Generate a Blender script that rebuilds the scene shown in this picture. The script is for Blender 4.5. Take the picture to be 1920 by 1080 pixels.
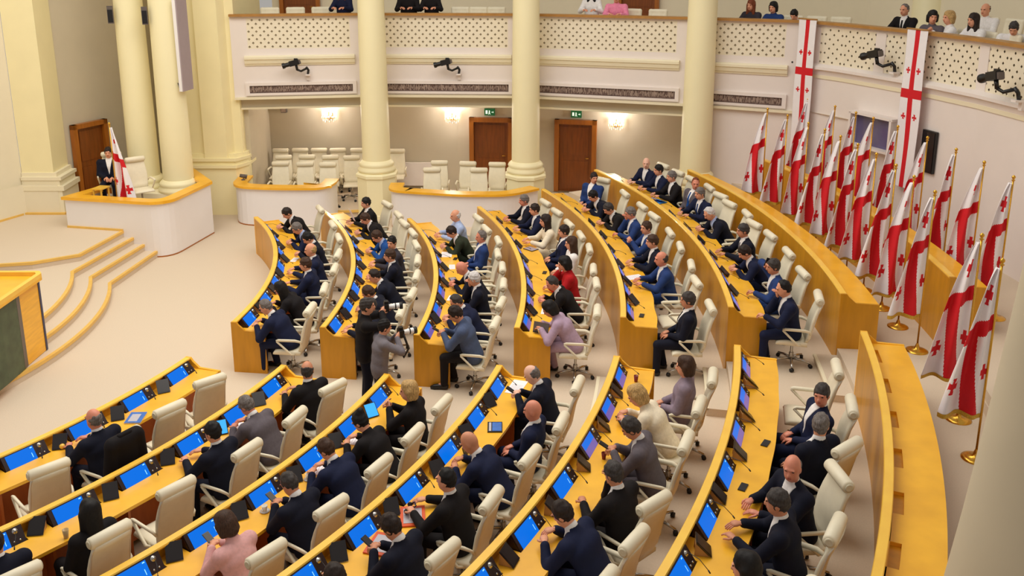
import bpy, math, random
import numpy as np
from mathutils import Vector, Matrix
random.seed(7)
PI = math.pi
for o in list(bpy.data.objects): bpy.data.objects.remove(o)
SC = bpy.context.scene
COL = SC.collection

# ------------------------------------------------------------------ camera
cam = bpy.data.cameras.new('camera'); camo = bpy.data.objects.new('camera', cam); COL.objects.link(camo)
camo.location = (14.0895, -15.56, 6.8813)
camo.rotation_euler = (PI/2 - math.radians(14.211), 0, 0)
cam.sensor_width = 36; cam.lens = 1719.08/1920*36; cam.shift_y = -193.85/1920
cam.clip_start = .1; cam.clip_end = 200
SC.camera = camo

# ------------------------------------------------------------------ light
W = bpy.data.worlds.new('world'); SC.world = W; W.use_nodes = True
bg = W.node_tree.nodes['Background']; bg.inputs[0].default_value = (1.0, .95, .88, 1); bg.inputs[1].default_value = .28
def area(name, loc, sx, sy, power, col, rot=(0,0,0)):
    l = bpy.data.lights.new(name, 'AREA'); l.shape = 'RECTANGLE'; l.size = sx; l.size_y = sy; l.energy = power; l.color = col
    o = bpy.data.objects.new(name, l); COL.objects.link(o); o.location = loc; o.rotation_euler = rot; return o
area('ceiling_light', (11, -1.5, 11.5), 13, 11, 1020, (1, .945, .86))
area('ceiling_light', (4, 2, 11.5), 5, 5, 150, (1, .95, .80))
vs = SC.view_settings
vs.view_transform = 'Standard'; vs.look = 'None'; vs.exposure = 0.5; vs.gamma = 1; vs.use_curve_mapping = False

# ------------------------------------------------------------------ materials
def lin(c):
    return tuple(((v/255)/12.92 if v/255 <= .04045 else ((v/255+.055)/1.055)**2.4) for v in c)
MATS = {}
def mat(name, rgb, rough=.5, metal=0, noise=0, scale=20, stretch=None, emit=None, estr=1, spec=.5, coat=0, bump=0):
    if name in MATS: return MATS[name]
    m = bpy.data.materials.new(name); m.use_nodes = True
    nt = m.node_tree; b = nt.nodes['Principled BSDF']
    c = lin(rgb)
    b.inputs['Base Color'].default_value = (*c, 1); b.inputs['Roughness'].default_value = rough
    b.inputs['Metallic'].default_value = metal; b.inputs['Specular IOR Level'].default_value = spec
    if coat: b.inputs['Coat Weight'].default_value = coat
    if noise or bump:
        tc = nt.nodes.new('ShaderNodeTexCoord'); mp = nt.nodes.new('ShaderNodeMapping'); n = nt.nodes.new('ShaderNodeTexNoise')
        n.inputs['Scale'].default_value = scale; n.inputs['Detail'].default_value = 3
        if stretch: mp.inputs['Scale'].default_value = stretch
        nt.links.new(tc.outputs['Object'], mp.inputs[0]); nt.links.new(mp.outputs[0], n.inputs['Vector'])
        if noise:
            r = nt.nodes.new('ShaderNodeValToRGB')
            r.color_ramp.elements[0].position = .3; r.color_ramp.elements[1].position = .7
            r.color_ramp.elements[0].color = (*[v*(1-noise) for v in c], 1)
            r.color_ramp.elements[1].color = (*[min(1, v*(1+noise)) for v in c], 1)
            nt.links.new(n.outputs['Fac'], r.inputs[0]); nt.links.new(r.outputs[0], b.inputs['Base Color'])
        if bump:
            bp = nt.nodes.new('ShaderNodeBump'); bp.inputs['Strength'].default_value = bump; bp.inputs['Distance'].default_value = .01
            nt.links.new(n.outputs['Fac'], bp.inputs['Height']); nt.links.new(bp.outputs[0], b.inputs['Normal'])
    if emit:
        b.inputs['Emission Color'].default_value = (*lin(emit), 1); b.inputs['Emission Strength'].default_value = estr
    MATS[name] = m; return m
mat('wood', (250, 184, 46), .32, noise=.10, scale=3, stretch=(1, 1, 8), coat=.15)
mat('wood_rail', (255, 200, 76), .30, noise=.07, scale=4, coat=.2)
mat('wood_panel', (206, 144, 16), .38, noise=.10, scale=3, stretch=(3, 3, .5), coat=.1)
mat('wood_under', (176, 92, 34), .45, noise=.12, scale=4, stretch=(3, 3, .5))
mat('wood_door', (128, 66, 16), .38, noise=.18, scale=5, stretch=(4, 4, .4), coat=.15)
mat('wood_frame', (166, 96, 26), .38, noise=.12, scale=5, stretch=(4, 4, .4), coat=.15)
mat('wood_gallery', (176, 126, 62), .4, noise=.1, scale=5)
mat('carpet', (216, 199, 177), .95, noise=.035, scale=60, bump=.15, spec=.1)
mat('nosing', (232, 188, 96), .45, noise=.05, scale=6)
mat('wall_cream', (236, 226, 200), .8, noise=.015, scale=3, spec=.2)
mat('wall_yellow', (247, 235, 188), .7, noise=.02, scale=2, spec=.25)
mat('wall_white', (238, 228, 222), .75, noise=.012, scale=3, spec=.2)
mat('wall_beige', (204, 192, 168), .8, noise=.02, scale=2, spec=.2)
mat('counter_white', (240, 236, 236), .5, noise=.01, scale=2)
mat('column', (247, 237, 194), .5, noise=.012, scale=2)
mat('plaster_trim', (240, 230, 200), .6, noise=.01, scale=4)
mat('lattice', (240, 230, 206), .6, noise=.02, scale=8)
mat('lattice_hole_shade', (186, 168, 136), .8, noise=.1, scale=8)  # shade of the gallery interior behind the holes, put into the colour
mat('vent_dark', (104, 82, 74), .6, noise=.3, scale=30)
mat('vent_bar', (178, 156, 142), .5, noise=.1, scale=10)
mat('leather', (236, 226, 200), .42, noise=.025, scale=12, spec=.4, bump=.05)
mat('leather_trim', (214, 204, 178), .45, noise=.03, scale=14)
mat('chair_metal', (222, 214, 200), .3, metal=.35, noise=.02, scale=10)
mat('chrome', (190, 186, 180), .2, metal=.9, noise=.02, scale=10)
mat('black_plastic', (20, 18, 20), .4, noise=.1, scale=20)
mat('tray_dark', (42, 24, 24), .35, noise=.1, scale=10)
mat('screen_blue', (2, 14, 50), .3, emit=(0, 112, 228), estr=.72, spec=.2, noise=.05, scale=5)
mat('screen_icon', (140, 200, 255), .3, emit=(120, 190, 255), estr=.9, noise=.02, scale=5)
mat('screen_lilac_sheen', (40, 34, 70), .25, emit=(118, 96, 176), estr=.6, noise=.05, scale=5)  # lilac reflection and viewing-angle tint painted into the screen's glow
mat('tablet_screen', (30, 90, 140), .2, emit=(56, 164, 240), estr=.8, noise=.03, scale=5)
mat('tablet_black', (30, 24, 26), .3, noise=.1, scale=8)
mat('stand_wood', (190, 140, 84), .4, noise=.08, scale=8)
mat('gold', (222, 170, 66), .25, metal=.9, noise=.04, scale=10)
mat('fringe', (206, 164, 56), .7, noise=.2, scale=60)
mat('flag_white', (244, 240, 244), .75, noise=.015, scale=10)
mat('flag_red', (214, 12, 30), .7, noise=.03, scale=10)
mat('paper', (248, 240, 240), .8, noise=.01, scale=20)
mat('paper_grey', (190, 184, 190), .8, noise=.03, scale=40)
mat('book_blue', (60, 110, 190), .5, noise=.15, scale=20)
mat('folder_blue', (70, 150, 215), .6, noise=.03, scale=10)
mat('folder_orange', (222, 84, 30), .5, noise=.05, scale=10)
mat('phone', (24, 20, 24), .25, noise=.1, scale=10)
mat('cup_white', (246, 240, 230), .3, noise=.01, scale=10)
mat('cup_glass', (200, 170, 120), .15, noise=.05, scale=10)
mat('cup_red', (130, 40, 24), .3, noise=.05, scale=10)
mat('lens_white', (236, 232, 230), .35, noise=.01, scale=10)
mat('glass_dark', (96, 88, 128), .12, noise=.12, scale=2, coat=.4)
mat('exit_green', (16, 84, 44), .5, emit=(16, 96, 48), estr=.25, noise=.03, scale=10)
mat('exit_white', (230, 240, 230), .5, emit=(225, 245, 225), estr=.6, noise=.01, scale=10)
mat('crystal', (255, 244, 230), .1, emit=(255, 236, 214), estr=5, noise=.02, scale=10)
mat('crystal_drop', (230, 214, 196), .08, noise=.03, scale=30, coat=.5)
mat('lectern_green', (70, 84, 60), .5, noise=.25, scale=5)
mat('lectern_grey', (96, 86, 82), .45, noise=.1, scale=5)
mat('lectern_navy', (44, 50, 92), .4, noise=.1, scale=5)
mat('grey_panel', (168, 152, 158), .5, noise=.02, scale=5)
mat('skin', (226, 160, 128), .5, noise=.04, scale=18, spec=.35)
mat('skin_tan', (208, 142, 110), .5, noise=.04, scale=18, spec=.35)
mat('skin_red', (220, 142, 116), .45, noise=.05, scale=18, spec=.4)
mat('skin_pale', (238, 186, 162), .5, noise=.03, scale=18, spec=.35)
mat('eye', (40, 28, 24), .3, noise=.05, scale=30)
mat('lips', (170, 84, 74), .5, noise=.05, scale=30)
for n_, c_ in dict(black=(26, 22, 24), navy=(24, 30, 58), blue=(38, 60, 112), darknavy=(20, 22, 38), grey=(96, 88, 94), darkgrey=(56, 52, 60), slate=(76, 88, 118), green=(44, 50, 36), lilac=(176, 150, 172), cream=(236, 222, 196), red=(176, 24, 30), white=(236, 232, 230), lightblue=(170, 186, 222), pink=(226, 172, 170), pinkshirt=(236, 140, 170), greyknit=(120, 114, 120), mauve=(140, 124, 138), brightblue=(30, 74, 140)).items():
    mat('cloth_'+n_, c_, .8, noise=.08, scale=30, spec=.2)
for n_, c_ in dict(black=(22, 18, 18), brown=(66, 44, 32), darkbrown=(42, 30, 26), grey=(112, 104, 100), white=(206, 200, 198), blonde=(186, 150, 96), red=(120, 60, 34), darkgrey=(62, 56, 54)).items():
    mat('hair_'+n_, c_, .6, noise=.42, scale=85, stretch=(1, 1, .3), spec=.3)

# ------------------------------------------------------------------ mesh helpers
class MB:
    def __init__(s): s.v = []; s.f = []; s.mi = []; s.sm = []
    def add(s, V, F, m=0, smooth=False):
        o = len(s.v); s.v += [tuple(map(float, p)) for p in V]
        for f in F: s.f.append(tuple(i+o for i in f)); s.mi.append(m); s.sm.append(smooth)
        return s
    def box(s, c, d, rz=0, m=0, M=None):
        V = []
        for x in (-.5, .5):
            for y in (-.5, .5):
                for z in (-.5, .5): V.append(Vector((x*d[0], y*d[1], z*d[2])))
        R = M if M is not None else Matrix.Rotation(rz, 3, 'Z')
        V = [R @ p + Vector(c) for p in V]
        return s.add(V, [(0,1,3,2),(4,6,7,5),(0,4,5,1),(2,3,7,6),(0,2,6,4),(1,5,7,3)], m)
    def prism(s, poly, a, b, m=0, axis='z'):
        # poly: 2D closed polygon extruded from a to b along axis
        n = len(poly)
        def P(p, h): return (p[0], p[1], h) if axis == 'z' else ((p[0], h, p[1]) if axis == 'y' else (h, p[0], p[1]))
        V = [P(p, a) for p in poly]+[P(p, b) for p in poly]
        F = [tuple(range(n-1, -1, -1)), tuple(range(n, 2*n))]+[(i, (i+1) % n, n+(i+1) % n, n+i) for i in range(n)]
        return s.add(V, F, m)
    def lathe(s, prof, c=(0,0,0), n=24, m=0, smooth=True, M=None, a0=0):
        V = []; F = []; k = len(prof)
        for i in range(n):
            a = a0+2*PI*i/n
            for r, z in prof:
                p = Vector((r*math.cos(a), r*math.sin(a), z))
                if M is not None: p = M @ p
                V.append(p+Vector(c))
        for i in range(n):
            j = (i+1) % n
            for q in range(k-1): F.append((i*k+q, j*k+q, j*k+q+1, i*k+q+1))
        s.add(V, F, m, smooth)
        if prof[0][0] > 1e-5: s.add([V[i*k] for i in range(n)], [tuple(range(n-1, -1, -1))], m)
        if prof[-1][0] > 1e-5: s.add([V[i*k+k-1] for i in range(n)], [tuple(range(n))], m)
        return s
    def tube(s, pts, rad, n=8, m=0, sq=1.0, side=None, caps=True):
        pts = [Vector(p) for p in pts]; k = len(pts)
        if not hasattr(rad, '__len__'): rad = [rad]*k
        V = []; F = []; prev = None
        for i, p in enumerate(pts):
            t = (pts[min(i+1, k-1)]-pts[max(i-1, 0)]).normalized()
            if prev is None:
                ref = Vector(side) if side is not None else (Vector((0,0,1)) if abs(t.z) < .9 else Vector((1,0,0)))
                u = (ref - t*ref.dot(t)).normalized()
            else: u = (prev - t*prev.dot(t)).normalized()
            prev = u; w = t.cross(u)
            for j in range(n):
                a = 2*PI*j/n
                V.append(p+u*math.cos(a)*rad[i]+w*math.sin(a)*rad[i]*sq)
        for i in range(k-1):
            for j in range(n): F.append((i*n+j, i*n+(j+1) % n, (i+1)*n+(j+1) % n, (i+1)*n+j))
        if caps: F += [tuple(range(n-1, -1, -1)), tuple((k-1)*n+j for j in range(n))]
        return s.add(V, F, m, True)
    def ball(s, c, r, n=12, m=0, M=None):
        r = r if hasattr(r, '__len__') else (r, r, r)
        V = []; F = []; h = n//2
        for i in range(h+1):
            t = PI*i/h
            for j in range(n):
                a = 2*PI*j/n
                p = Vector((r[0]*math.sin(t)*math.cos(a), r[1]*math.sin(t)*math.sin(a), r[2]*math.cos(t)))
                if M is not None: p = M @ p
                V.append(p+Vector(c))
        for i in range(h):
            for j in range(n): F.append((i*n+j, (i+1)*n+j, (i+1)*n+(j+1) % n, i*n+(j+1) % n))
        return s.add(V, F, m, True)
    def arc(s, prof, R, t0, t1, seg=.22, m=0, caps=True, smooth=False):
        # closed profile of (dr, z) swept about the hall's centre from angle t0 to t1
        n = max(2, int(abs(t1-t0)*R/seg)+1); k = len(prof); V = []; F = []
        for i in range(n+1):
            t = t0+(t1-t0)*i/n
            for dr, z in prof: V.append(((R+dr)*math.cos(t), (R+dr)*math.sin(t), z))
        for i in range(n):
            for j in range(k): F.append((i*k+j, i*k+(j+1) % k, (i+1)*k+(j+1) % k, (i+1)*k+j))
        if caps: F += [tuple(range(k-1, -1, -1)), tuple(n*k+j for j in range(k))]
        return s.add(V, F, m, smooth)
    def sweep(s, path, prof, m=0, closed=False):
        # profile of (offset to the left of the path, z) swept along a plan path with mitres
        P = [Vector(p) for p in path]; n = len(P); k = len(prof); V = []; F = []
        for i, p in enumerate(P):
            a = (P[i]-P[i-1]).normalized() if (i > 0 or closed) else (P[1]-P[0]).normalized()
            b = (P[(i+1) % n]-P[i]).normalized() if (i < n-1 or closed) else a
            na = Vector((-a.y, a.x)); nb = Vector((-b.y, b.x)); nn = (na+nb).normalized()
            nn = nn/max(.4, nn.dot(na))
            for o, z in prof: V.append((p.x+nn.x*o, p.y+nn.y*o, z))
        for i in range(n if closed else n-1):
            i2 = (i+1) % n
            for j in range(k): F.append((i*k+j, i*k+(j+1) % k, i2*k+(j+1) % k, i2*k+j))
        if not closed: F += [tuple(range(k-1, -1, -1)), tuple((n-1)*k+j for j in range(k))]
        return s.add(V, F, m)
    def mesh(s, name, mats):
        me = bpy.data.meshes.new(name); me.from_pydata(s.v, [], s.f)
        for m in (mats if isinstance(mats, (list, tuple)) else [mats]): me.materials.append(MATS[m])
        me.polygons.foreach_set('material_index', s.mi); me.polygons.foreach_set('use_smooth', s.sm)
        me.update()
        import bmesh
        bm = bmesh.new(); bm.from_mesh(me); bmesh.ops.recalc_face_normals(bm, faces=bm.faces); bm.to_mesh(me); bm.free()
        return me
    def build(s, name, mats, parent=None, loc=None, rz=None, **tags):
        return link(name, s.mesh(name, mats), parent, loc, rz, **tags)
def link(name, me, parent=None, loc=None, rz=None, **tags):
    o = bpy.data.objects.new(name, me); COL.objects.link(o)
    if parent: o.parent = parent
    if loc is not None: o.location = loc
    if rz is not None: o.rotation_euler = (0, 0, rz)
    for k, v in tags.items():
        if v is not None: o[k] = v
    return o
def thing(name, label, category, loc=(0,0,0), rz=0, group=None):
    return link(name, None, None, loc, rz, label=label, category=category, group=group)
def struct(name, mb, mats, parent=None, label=None):
    return mb.build(name, mats, parent, **({} if parent else dict(kind='structure')), label=label)
def omat(o, *ms):
    for i, m in enumerate(ms):
        if m: o.material_slots[i].link = 'OBJECT'; o.material_slots[i].material = MATS[m]
def copy_tree(o, loc, rz, label, group=None, cat=None):
    r = o.copy(); COL.objects.link(r); r.location = loc; r.rotation_euler = (0, 0, rz); r['label'] = label
    if group: r['group'] = group
    if cat: r['category'] = cat
    for ch in o.children:
        c = ch.copy(); COL.objects.link(c); c.parent = r
        for g in ch.children:
            d = g.copy(); COL.objects.link(d); d.parent = c
    return r
ORD = ['zeroth', 'first', 'second', 'third', 'fourth', 'fifth', 'sixth', 'seventh', 'eighth', 'ninth', 'tenth', 'eleventh', 'twelfth', 'thirteenth']
rad = math.radians

# ------------------------------------------------------------------ hall plan (centre of the seating arcs = origin)
RR = {1: 9.498, 2: 11.04, 3: 12.646, 4: 14.272, 5: 15.947, 6: 17.598, 7: 19.298, 8: 20.90}
FL = {0: 0, 1: 0, 2: 0, 3: 0, 4: .19, 5: .44, 6: .68, 7: .90, 8: 1.20}
A0 = {1: -1.26, 2: -1.48, 3: -1.79, 4: -1.95, 5: -2.12, 6: -2.30, 7: -2.30, 8: -2.38}     # aisle ends, arc metres
A1 = {1: 31.5, 2: 30.6, 3: 22.5, 4: 21.3, 5: 21.6, 6: 23.1, 7: 18.0, 8: 17.0}            # far ends, degrees
B0 = {1: -2.70, 2: -2.99, 3: -3.29, 4: -3.39, 5: -3.62, 6: -3.78, 7: -3.80}
B1 = {1: -42, 2: -44, 3: -42, 4: -39, 5: -37, 6: -35, 7: -33}
def at(i, s, dr, z=0):
    t = s/RR[i]; return ((RR[i]+dr)*math.cos(t), (RR[i]+dr)*math.sin(t), z)
def face(i, s): return s/RR[i]+PI

M0 = {('A', 1): (-.90, .88), ('A', 2): (-1.17, .84), ('A', 3): (-1.38, .87), ('A', 4): (-1.50, .90), ('A', 5): (-1.66, .90), ('A', 6): (-1.84, .90),
      ('B', 1): (-3.09, -.84), ('B', 2): (-3.49, -.83), ('B', 3): (-3.80, -.85), ('B', 4): (-3.87, -.88), ('B', 5): (-4.05, -.92), ('B', 6): (-4.25, -.90)}
LAST = {('B', 1): 5, ('B', 2): 6, ('B', 3): 7, ('B', 4): 7, ('B', 5): 7, ('B', 6): 6}
NCON = {k: LAST.get(k) or int((rad(A1[k[1]])*RR[k[1]]-.35-v[0])/v[1])+1 for k, v in M0.items()}

# ------------------------------------------------------------------ floor and tiers
f = MB(); f.add([(-12, -30, 0), (30, -30, 0), (30, 14, 0), (-12, 14, 0)], [(0, 1, 2, 3)])
floor = struct('floor', f, 'carpet')
TT = {4: 28, 5: 27, 6: 27.5, 7: 24, 8: 20}
for i in (4, 5, 6, 7, 8):
    r1 = RR[i+1] if i < 8 else 23.6
    m = MB().arc([(0, 0), (0, FL[i]), (r1-RR[i]+.02, FL[i]), (r1-RR[i]+.02, 0)], RR[i], rad(-62), rad(TT[i]), .3)
    struct('floor', m, 'carpet')
# steps in the aisle between the two blocks
stp = struct('floor', MB().arc([(0, 0), (0, .01), (.3, .01), (.3, 0)], 9, rad(-9), rad(-8.9), .3), 'carpet')
for i in (4, 5, 6, 7):
    t0, t1 = (B0[i]+.05)/RR[i], (A0[i]-.05)/RR[i]; h = (FL[i-1]+FL[i])/2
    MB().arc([(-.34, FL[i-1]), (-.34, h), (0, h), (0, FL[i-1])], RR[i], t0, t1, .2).build('step', 'carpet', stp)
    MB().arc([(-.36, h-.03), (-.36, h+.004), (-.31, h+.004), (-.31, h-.03)], RR[i], t0, t1, .2).build('step_nosing', 'plaster_trim', stp)
m = MB().arc([(-.02, FL[7]), (-.02, 1.05), (.5, 1.05), (.5, FL[7])], RR[8], rad(-40), (A0[8]-.1)/RR[8], .3); m.build('step', 'carpet', stp)

# ------------------------------------------------------------------ stage
def stage_poly(r, a, b, top):
    c0, c1 = b, a
    th = math.atan2(c0[1], c0[0]); pts = [c1]
    n = 24
    for k in range(n+1):
        t = th-(2*th)*k/n; pts.append((r*math.cos(t), r*math.sin(t)))
    pts += [(c1[0], -c1[1]), (-6, -5.5), (-6, 5.5)]
    return pts
st = link('floor', None, kind='structure')
steps = [(6.23, (5.86, 4.95), (5.59, 2.57), .15), (5.88, (5.57, 4.95), (5.26, 2.55), .30), (5.55, (5.31, 4.95), (4.95, 2.47), .45)]
for r, a, b, z in steps:
    P = stage_poly(r, a, b, z)
    MB().prism(P, 0, z).build('step', 'carpet', st)
    MB().sweep(P[:-2], [(.012, z-.05), (.012, z+.008), (-.055, z+.008), (-.055, z-.05)]).build('step_nosing', 'nosing', st)
P4 = [(5.06, 4.95), (4.82, 3.14), (4.06, 2.62), (3.3, 2.45), (3.3, -2.45), (4.06, -2.62), (4.82, -3.14), (5.06, -4.95), (-6, -5.5), (-6, 9), (3, 9)]
MB().prism(P4, 0, .60).build('platform', 'carpet', st)
MB().sweep(P4[:8], [(.012, .55), (.012, .608), (-.055, .608), (-.055, .55)]).build('step_nosing', 'nosing', st)

# ------------------------------------------------------------------ walls on the left
def wallseg(name, pts, z0, z1, mt, th=.2, parent=None):
    return struct(name, MB().sweep(pts, [(0, z0), (0, z1), (th, z1), (th, z0)]), mt, parent)
wl = wallseg('wall_left', [(-1.6, -2.3), (2.04, 6.34)], 0, 9, 'wall_cream', .2)
MB().sweep([(-1.6, -2.3), (1.98, 6.20)], [(-.04, .6), (-.04, .65), (-.09, .65), (-.09, .6)]).build('skirting', 'nosing', wl)
MB().sweep([(1.45, 4.94), (2.06, 6.30), (2.87, 6.30), (2.80, 7.3)], [(0, .6), (0, 1.30), (-.05, 1.36), (-.05, .6)]).build('pedestal_band', 'wall_cream', wl)
pl = struct('wall_stage', MB().prism([(2.05, 6.34), (2.83, 6.34), (2.76, 7.25), (1.9, 7.25)], 0, 9), 'wall_yellow')
for k, (o, z0, z1) in enumerate([(.20, .6, 1.20), (.26, 1.20, 1.32), (.15, 1.32, 1.46), (.20, 1.46, 1.54), (.08, 1.54, 1.64)]):
    MB().prism([(2.05, 6.34-o*.4), (2.83+o, 6.34-o*.4), (2.76+o, 7.25), (2.05, 7.25)], z0, z1).build('pedestal_moulding', 'plaster_trim', pl)
d_ = Vector((.39, .92)).normalized()
ra = Vector((2.55, 6.85)); rb = ra+d_*4.6
wr = wallseg('wall_recess', [tuple(ra), tuple(rb), (5.4, 10.6)], 0, 9, 'wall_beige', .2)
def door(name, a, b, z0, z1, fr=.1, two=False, frame='wood_frame', leaf='wood_door', label=None, back=.03, panels=2):
    a = Vector(a); b = Vector(b); u = (b-a).normalized(); w = (b-a).length; n = Vector((u.y, -u.x))
    ang = math.atan2(u.y, u.x); r = link(name, None, None, (a.x, a.y, 0), ang, kind='structure', label=label)
    F = MB(); F.box((fr/2, -.05, (z0+z1)/2), (fr, .14, z1-z0)).box((w-fr/2, -.05, (z0+z1)/2), (fr, .14, z1-z0)).box((w/2, -.05, z1-fr/2), (w, .14, fr)); F.build('door_frame', frame, r)
    n_ = 2 if two else 1; lw = (w-2*fr)/n_
    for k in range(n_):
        lf = MB().box((fr+lw*(k+.5), .0, (z0+z1-fr)/2), (lw-.01, .05, z1-fr-z0)).build('door_leaf', leaf, r)
        for q in range(panels):
            h = (z1-fr-z0)/panels
            MB().box((fr+lw*(k+.5), -.03, z0+h*(q+.5)), (lw-.2, .02, h-.16)).build('door_panel', leaf, lf)
        MB().tube([(fr+lw*(k+1)-.08, -.05, z0+1.0), (fr+lw*(k+1)-.08, -.09, z0+1.0), (fr+lw*(k+1)-.18, -.09, z0+1.0)], .012).build('door_handle', 'gold', lf)
    return r
p0 = ra+d_*.62; p1 = ra+d_*1.72; nr = Vector((d_.y, -d_.x))*.06
door('door_1', tuple(p0+nr), tuple(p1+nr), .6, 2.62, .12)
# clustered pilaster block behind the lodge
MB().prism([(2.02, 6.20), (3.06, 6.20), (3.04, 7.0), (2.02, 7.0)], .601, .652).build('skirting', 'nosing', pl)
pb = struct('wall_pilaster', MB().prism([(5.15, 8.45), (5.9, 8.45), (5.9, 8.32), (6.5, 8.32), (6.62, 8.6), (6.85, 8.6), (6.85, 11.2), (4.5, 11.2)], 0, 9), 'wall_yellow')
for o, z0, z1 in [(.16, 0, 1.30), (.22, 1.30, 1.38), (.14, 1.38, 1.48), (.19, 1.48, 1.56), (.07, 1.56, 1.66)]:
    MB().prism([(4.9, 8.45-o), (6.62+o*.6, 8.45-o), (6.9+o*.4, 8.7), (6.9+o*.4, 9.3), (4.9, 9.3)], z0, z1).build('pedestal_moulding', 'wall_yellow', pb)

# ------------------------------------------------------------------ columns
def column(x, y, z0, r, ped, top, label, oct_=True):
    t = thing('column', label, 'column', (x, y, 0))
    if oct_:
        MB().lathe([(ped*1.03, z0), (ped*1.03, z0+.08), (ped, z0+.1), (ped, 1.08), (ped*1.07, 1.10), (ped*1.07, 1.17), (ped*.98, 1.21)], n=8, smooth=False, a0=PI/8).build('pedestal', 'column', t)
        zb = 1.20
    else: zb = z0
    MB().lathe([(r*1.25, zb), (r*1.36, zb+.05), (r*1.36, zb+.10), (r*1.22, zb+.15), (r*1.22, zb+.18), (r*1.28, zb+.22), (r*1.2, zb+.27), (r*1.03, zb+.33)], n=40).build('base_ring', 'column', t)
    MB().lathe([(r, zb+.30), (r*.99, zb+1.5), (r*.93, zb+4), (r*.86, top)], n=40).build('shaft', 'column', t)
    return t
column(10.47, 8.35, 0, .37, .54, 9, 'tall cream column rising through the gallery between the two white counters')
column(14.45, 8.20, 0, .37, .54, 9, 'tall cream column between the two wooden doors under the gallery')
column(18.72, 7.05, 0, .38, .54, 9, 'tall cream column at the far end of the sixth row of desks')
column(5.66, 6.95, 1.02, .37, .54, 9, 'cream column standing in the white lodge, right of a pair', False)
column(4.66, 7.35, 1.02, .37, .54, 9, 'cream column standing in the white lodge, left of a pair', False)
t = thing('column', 'large out-of-focus beige column closest to the viewer at lower right', 'column', (18.0, -9.72, 0))
MB().lathe([(.66, 1.0), (.64, 2.2), (.575, 2.8), (.485, 3.8), (.40, 4.9), (.36, 6), (.34, 9)], n=48).build('shaft', 'wall_beige', t)
MB().lathe([(.74, .9), (.74, 1.0), (.68, 1.06)], n=48).build('base_ring', 'wall_beige', t)

# ------------------------------------------------------------------ gallery
G = [(6.75, 8.55), (10.2, 9.08), (14.4, 8.88), (18.62, 7.50), (21.02, 6.38)]
arcp = [(22.05, 4.35), (22.55, 3.0), (22.9, 1.6), (23.08, .2), (23.15, -1.3), (23.1, -3), (22.9, -5), (22.3, -8)]
ZR = 5.33
def lattice(mb, a, b, z0, z1, off, pitch=.095, hole=.034):
    a = Vector(a); b = Vector(b); u = (b-a).normalized(); n = Vector((u.y, -u.x)); L = (b-a).length
    nx = max(2, int(L/pitch)); nz = max(2, int((z1-z0)/pitch)); px = L/nx; pz = (z1-z0)/nz
    def P(s, z): q = a+u*s+n*off; return (q.x, q.y, z)
    for i in range(nx):
        for j in range(nz):
            s0, s1, w0, w1 = i*px, (i+1)*px, z0+j*pz, z0+(j+1)*pz
            C = [P(s0, w0), P(s1, w0), P(s1, w1), P(s0, w1)]
            if (i+j) % 2: mb.add(C, [(0, 1, 2, 3)])
            else:
                cs, cz = (s0+s1)/2, (w0+w1)/2
                D = [P(cs, cz-hole), P(cs+hole, cz), P(cs, cz+hole), P(cs-hole, cz)]
                mb.add(C+D, [(0, 1, 5, 4), (1, 2, 6, 5), (2, 3, 7, 6), (3, 0, 4, 7)])
def bay(a, b, k, below=False):
    a = Vector(a); b = Vector(b); u = (b-a).normalized(); L = (b-a).length; n = Vector((u.y, -u.x)); ang = math.atan2(u.y, u.x)
    r = link('wall_gallery', None, None, (a.x, a.y, 0), ang, kind='structure')
    e = .42; l0, l1 = 4.43, 5.22
    F = MB()
    for (s0, s1, z0, z1) in [(0, L, 3.15, l0), (0, L, l1, ZR-.05), (0, e, l0, l1), (L-e, L, l0, l1)]:
        F.box(((s0+s1)/2, .08, (z0+z1)/2), (s1-s0, .16, z1-z0))
    F.build('front_panel', 'wall_white', r)
    lt = MB(); lattice(lt, (e, 0), (L-e, 0), l0, l1, 0.0); o = lt.build('lattice', 'lattice', r); o['kind'] = 'stuff'
    MB().box((L/2, .035, (l0+l1)/2), (L-2*e, .02, l1-l0)).build('lattice_shade_sheet', 'lattice_hole_shade', r)  # added sheet, coloured as the dark interior seen through the holes
    MB().box((L/2, .02, ZR-.03), (L, .26, .06)).build('hand_rail', 'wood_gallery', r)
    q = [(-.0, 3.99), (-.03, 3.99), (-.04, 4.02), (-.07, 4.05), (-.09, 4.14), (-.12, 4.16), (-.12, 4.22), (-.10, 4.25), (-.0, 4.25)]
    MB().prism(q, .32, L-.32, axis='x').build('ledge_moulding', 'plaster_trim', r)
    V = MB()
    for (s0, s1, z0, z1) in [(.3, L-.3, 3.46, 3.54), (.3, L-.3, 3.20, 3.26), (.3, .40, 3.26, 3.46), (L-.4, L-.3, 3.26, 3.46)]:
        V.box(((s0+s1)/2, -.02, (z0+z1)/2), (s1-s0, .08, z1-z0))
    V.build('vent_frame', 'wall_white', r)
    MB().box((L/2, -.008, 3.36), (L-.8, .02, .20)).build('vent_backing', 'vent_dark', r)
    V = MB(); x = .42
    while x < L-.42:
        h = random.uniform(.03, .16); V.box((x, -.022, 3.28+random.uniform(h/2, .17-h/2)), (random.uniform(.007, .014), .02, h)); x += random.uniform(.013, .024)
    o = V.build('vent_grille', 'vent_bar', r); o['kind'] = 'stuff'
    MB().box((L/2, .02, 3.13), (L, .22, .06)).build('lower_trim', 'plaster_trim', r)
    if not below:
        MB().box((L/2, .28, 2.98), (L, .2, .27)).build('beam', 'wall_beige', r)
        MB().box((L/2, .24, 2.83), (L, .24, .05)).build('beam_trim', 'plaster_trim', r)
    else: MB().box((L/2, .12, 1.55), (L, .16, 3.1)).build('lower_wall', 'wall_white', r)
    return r
for k in range(4): bay(G[k], G[k+1], k, k == 3)
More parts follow.
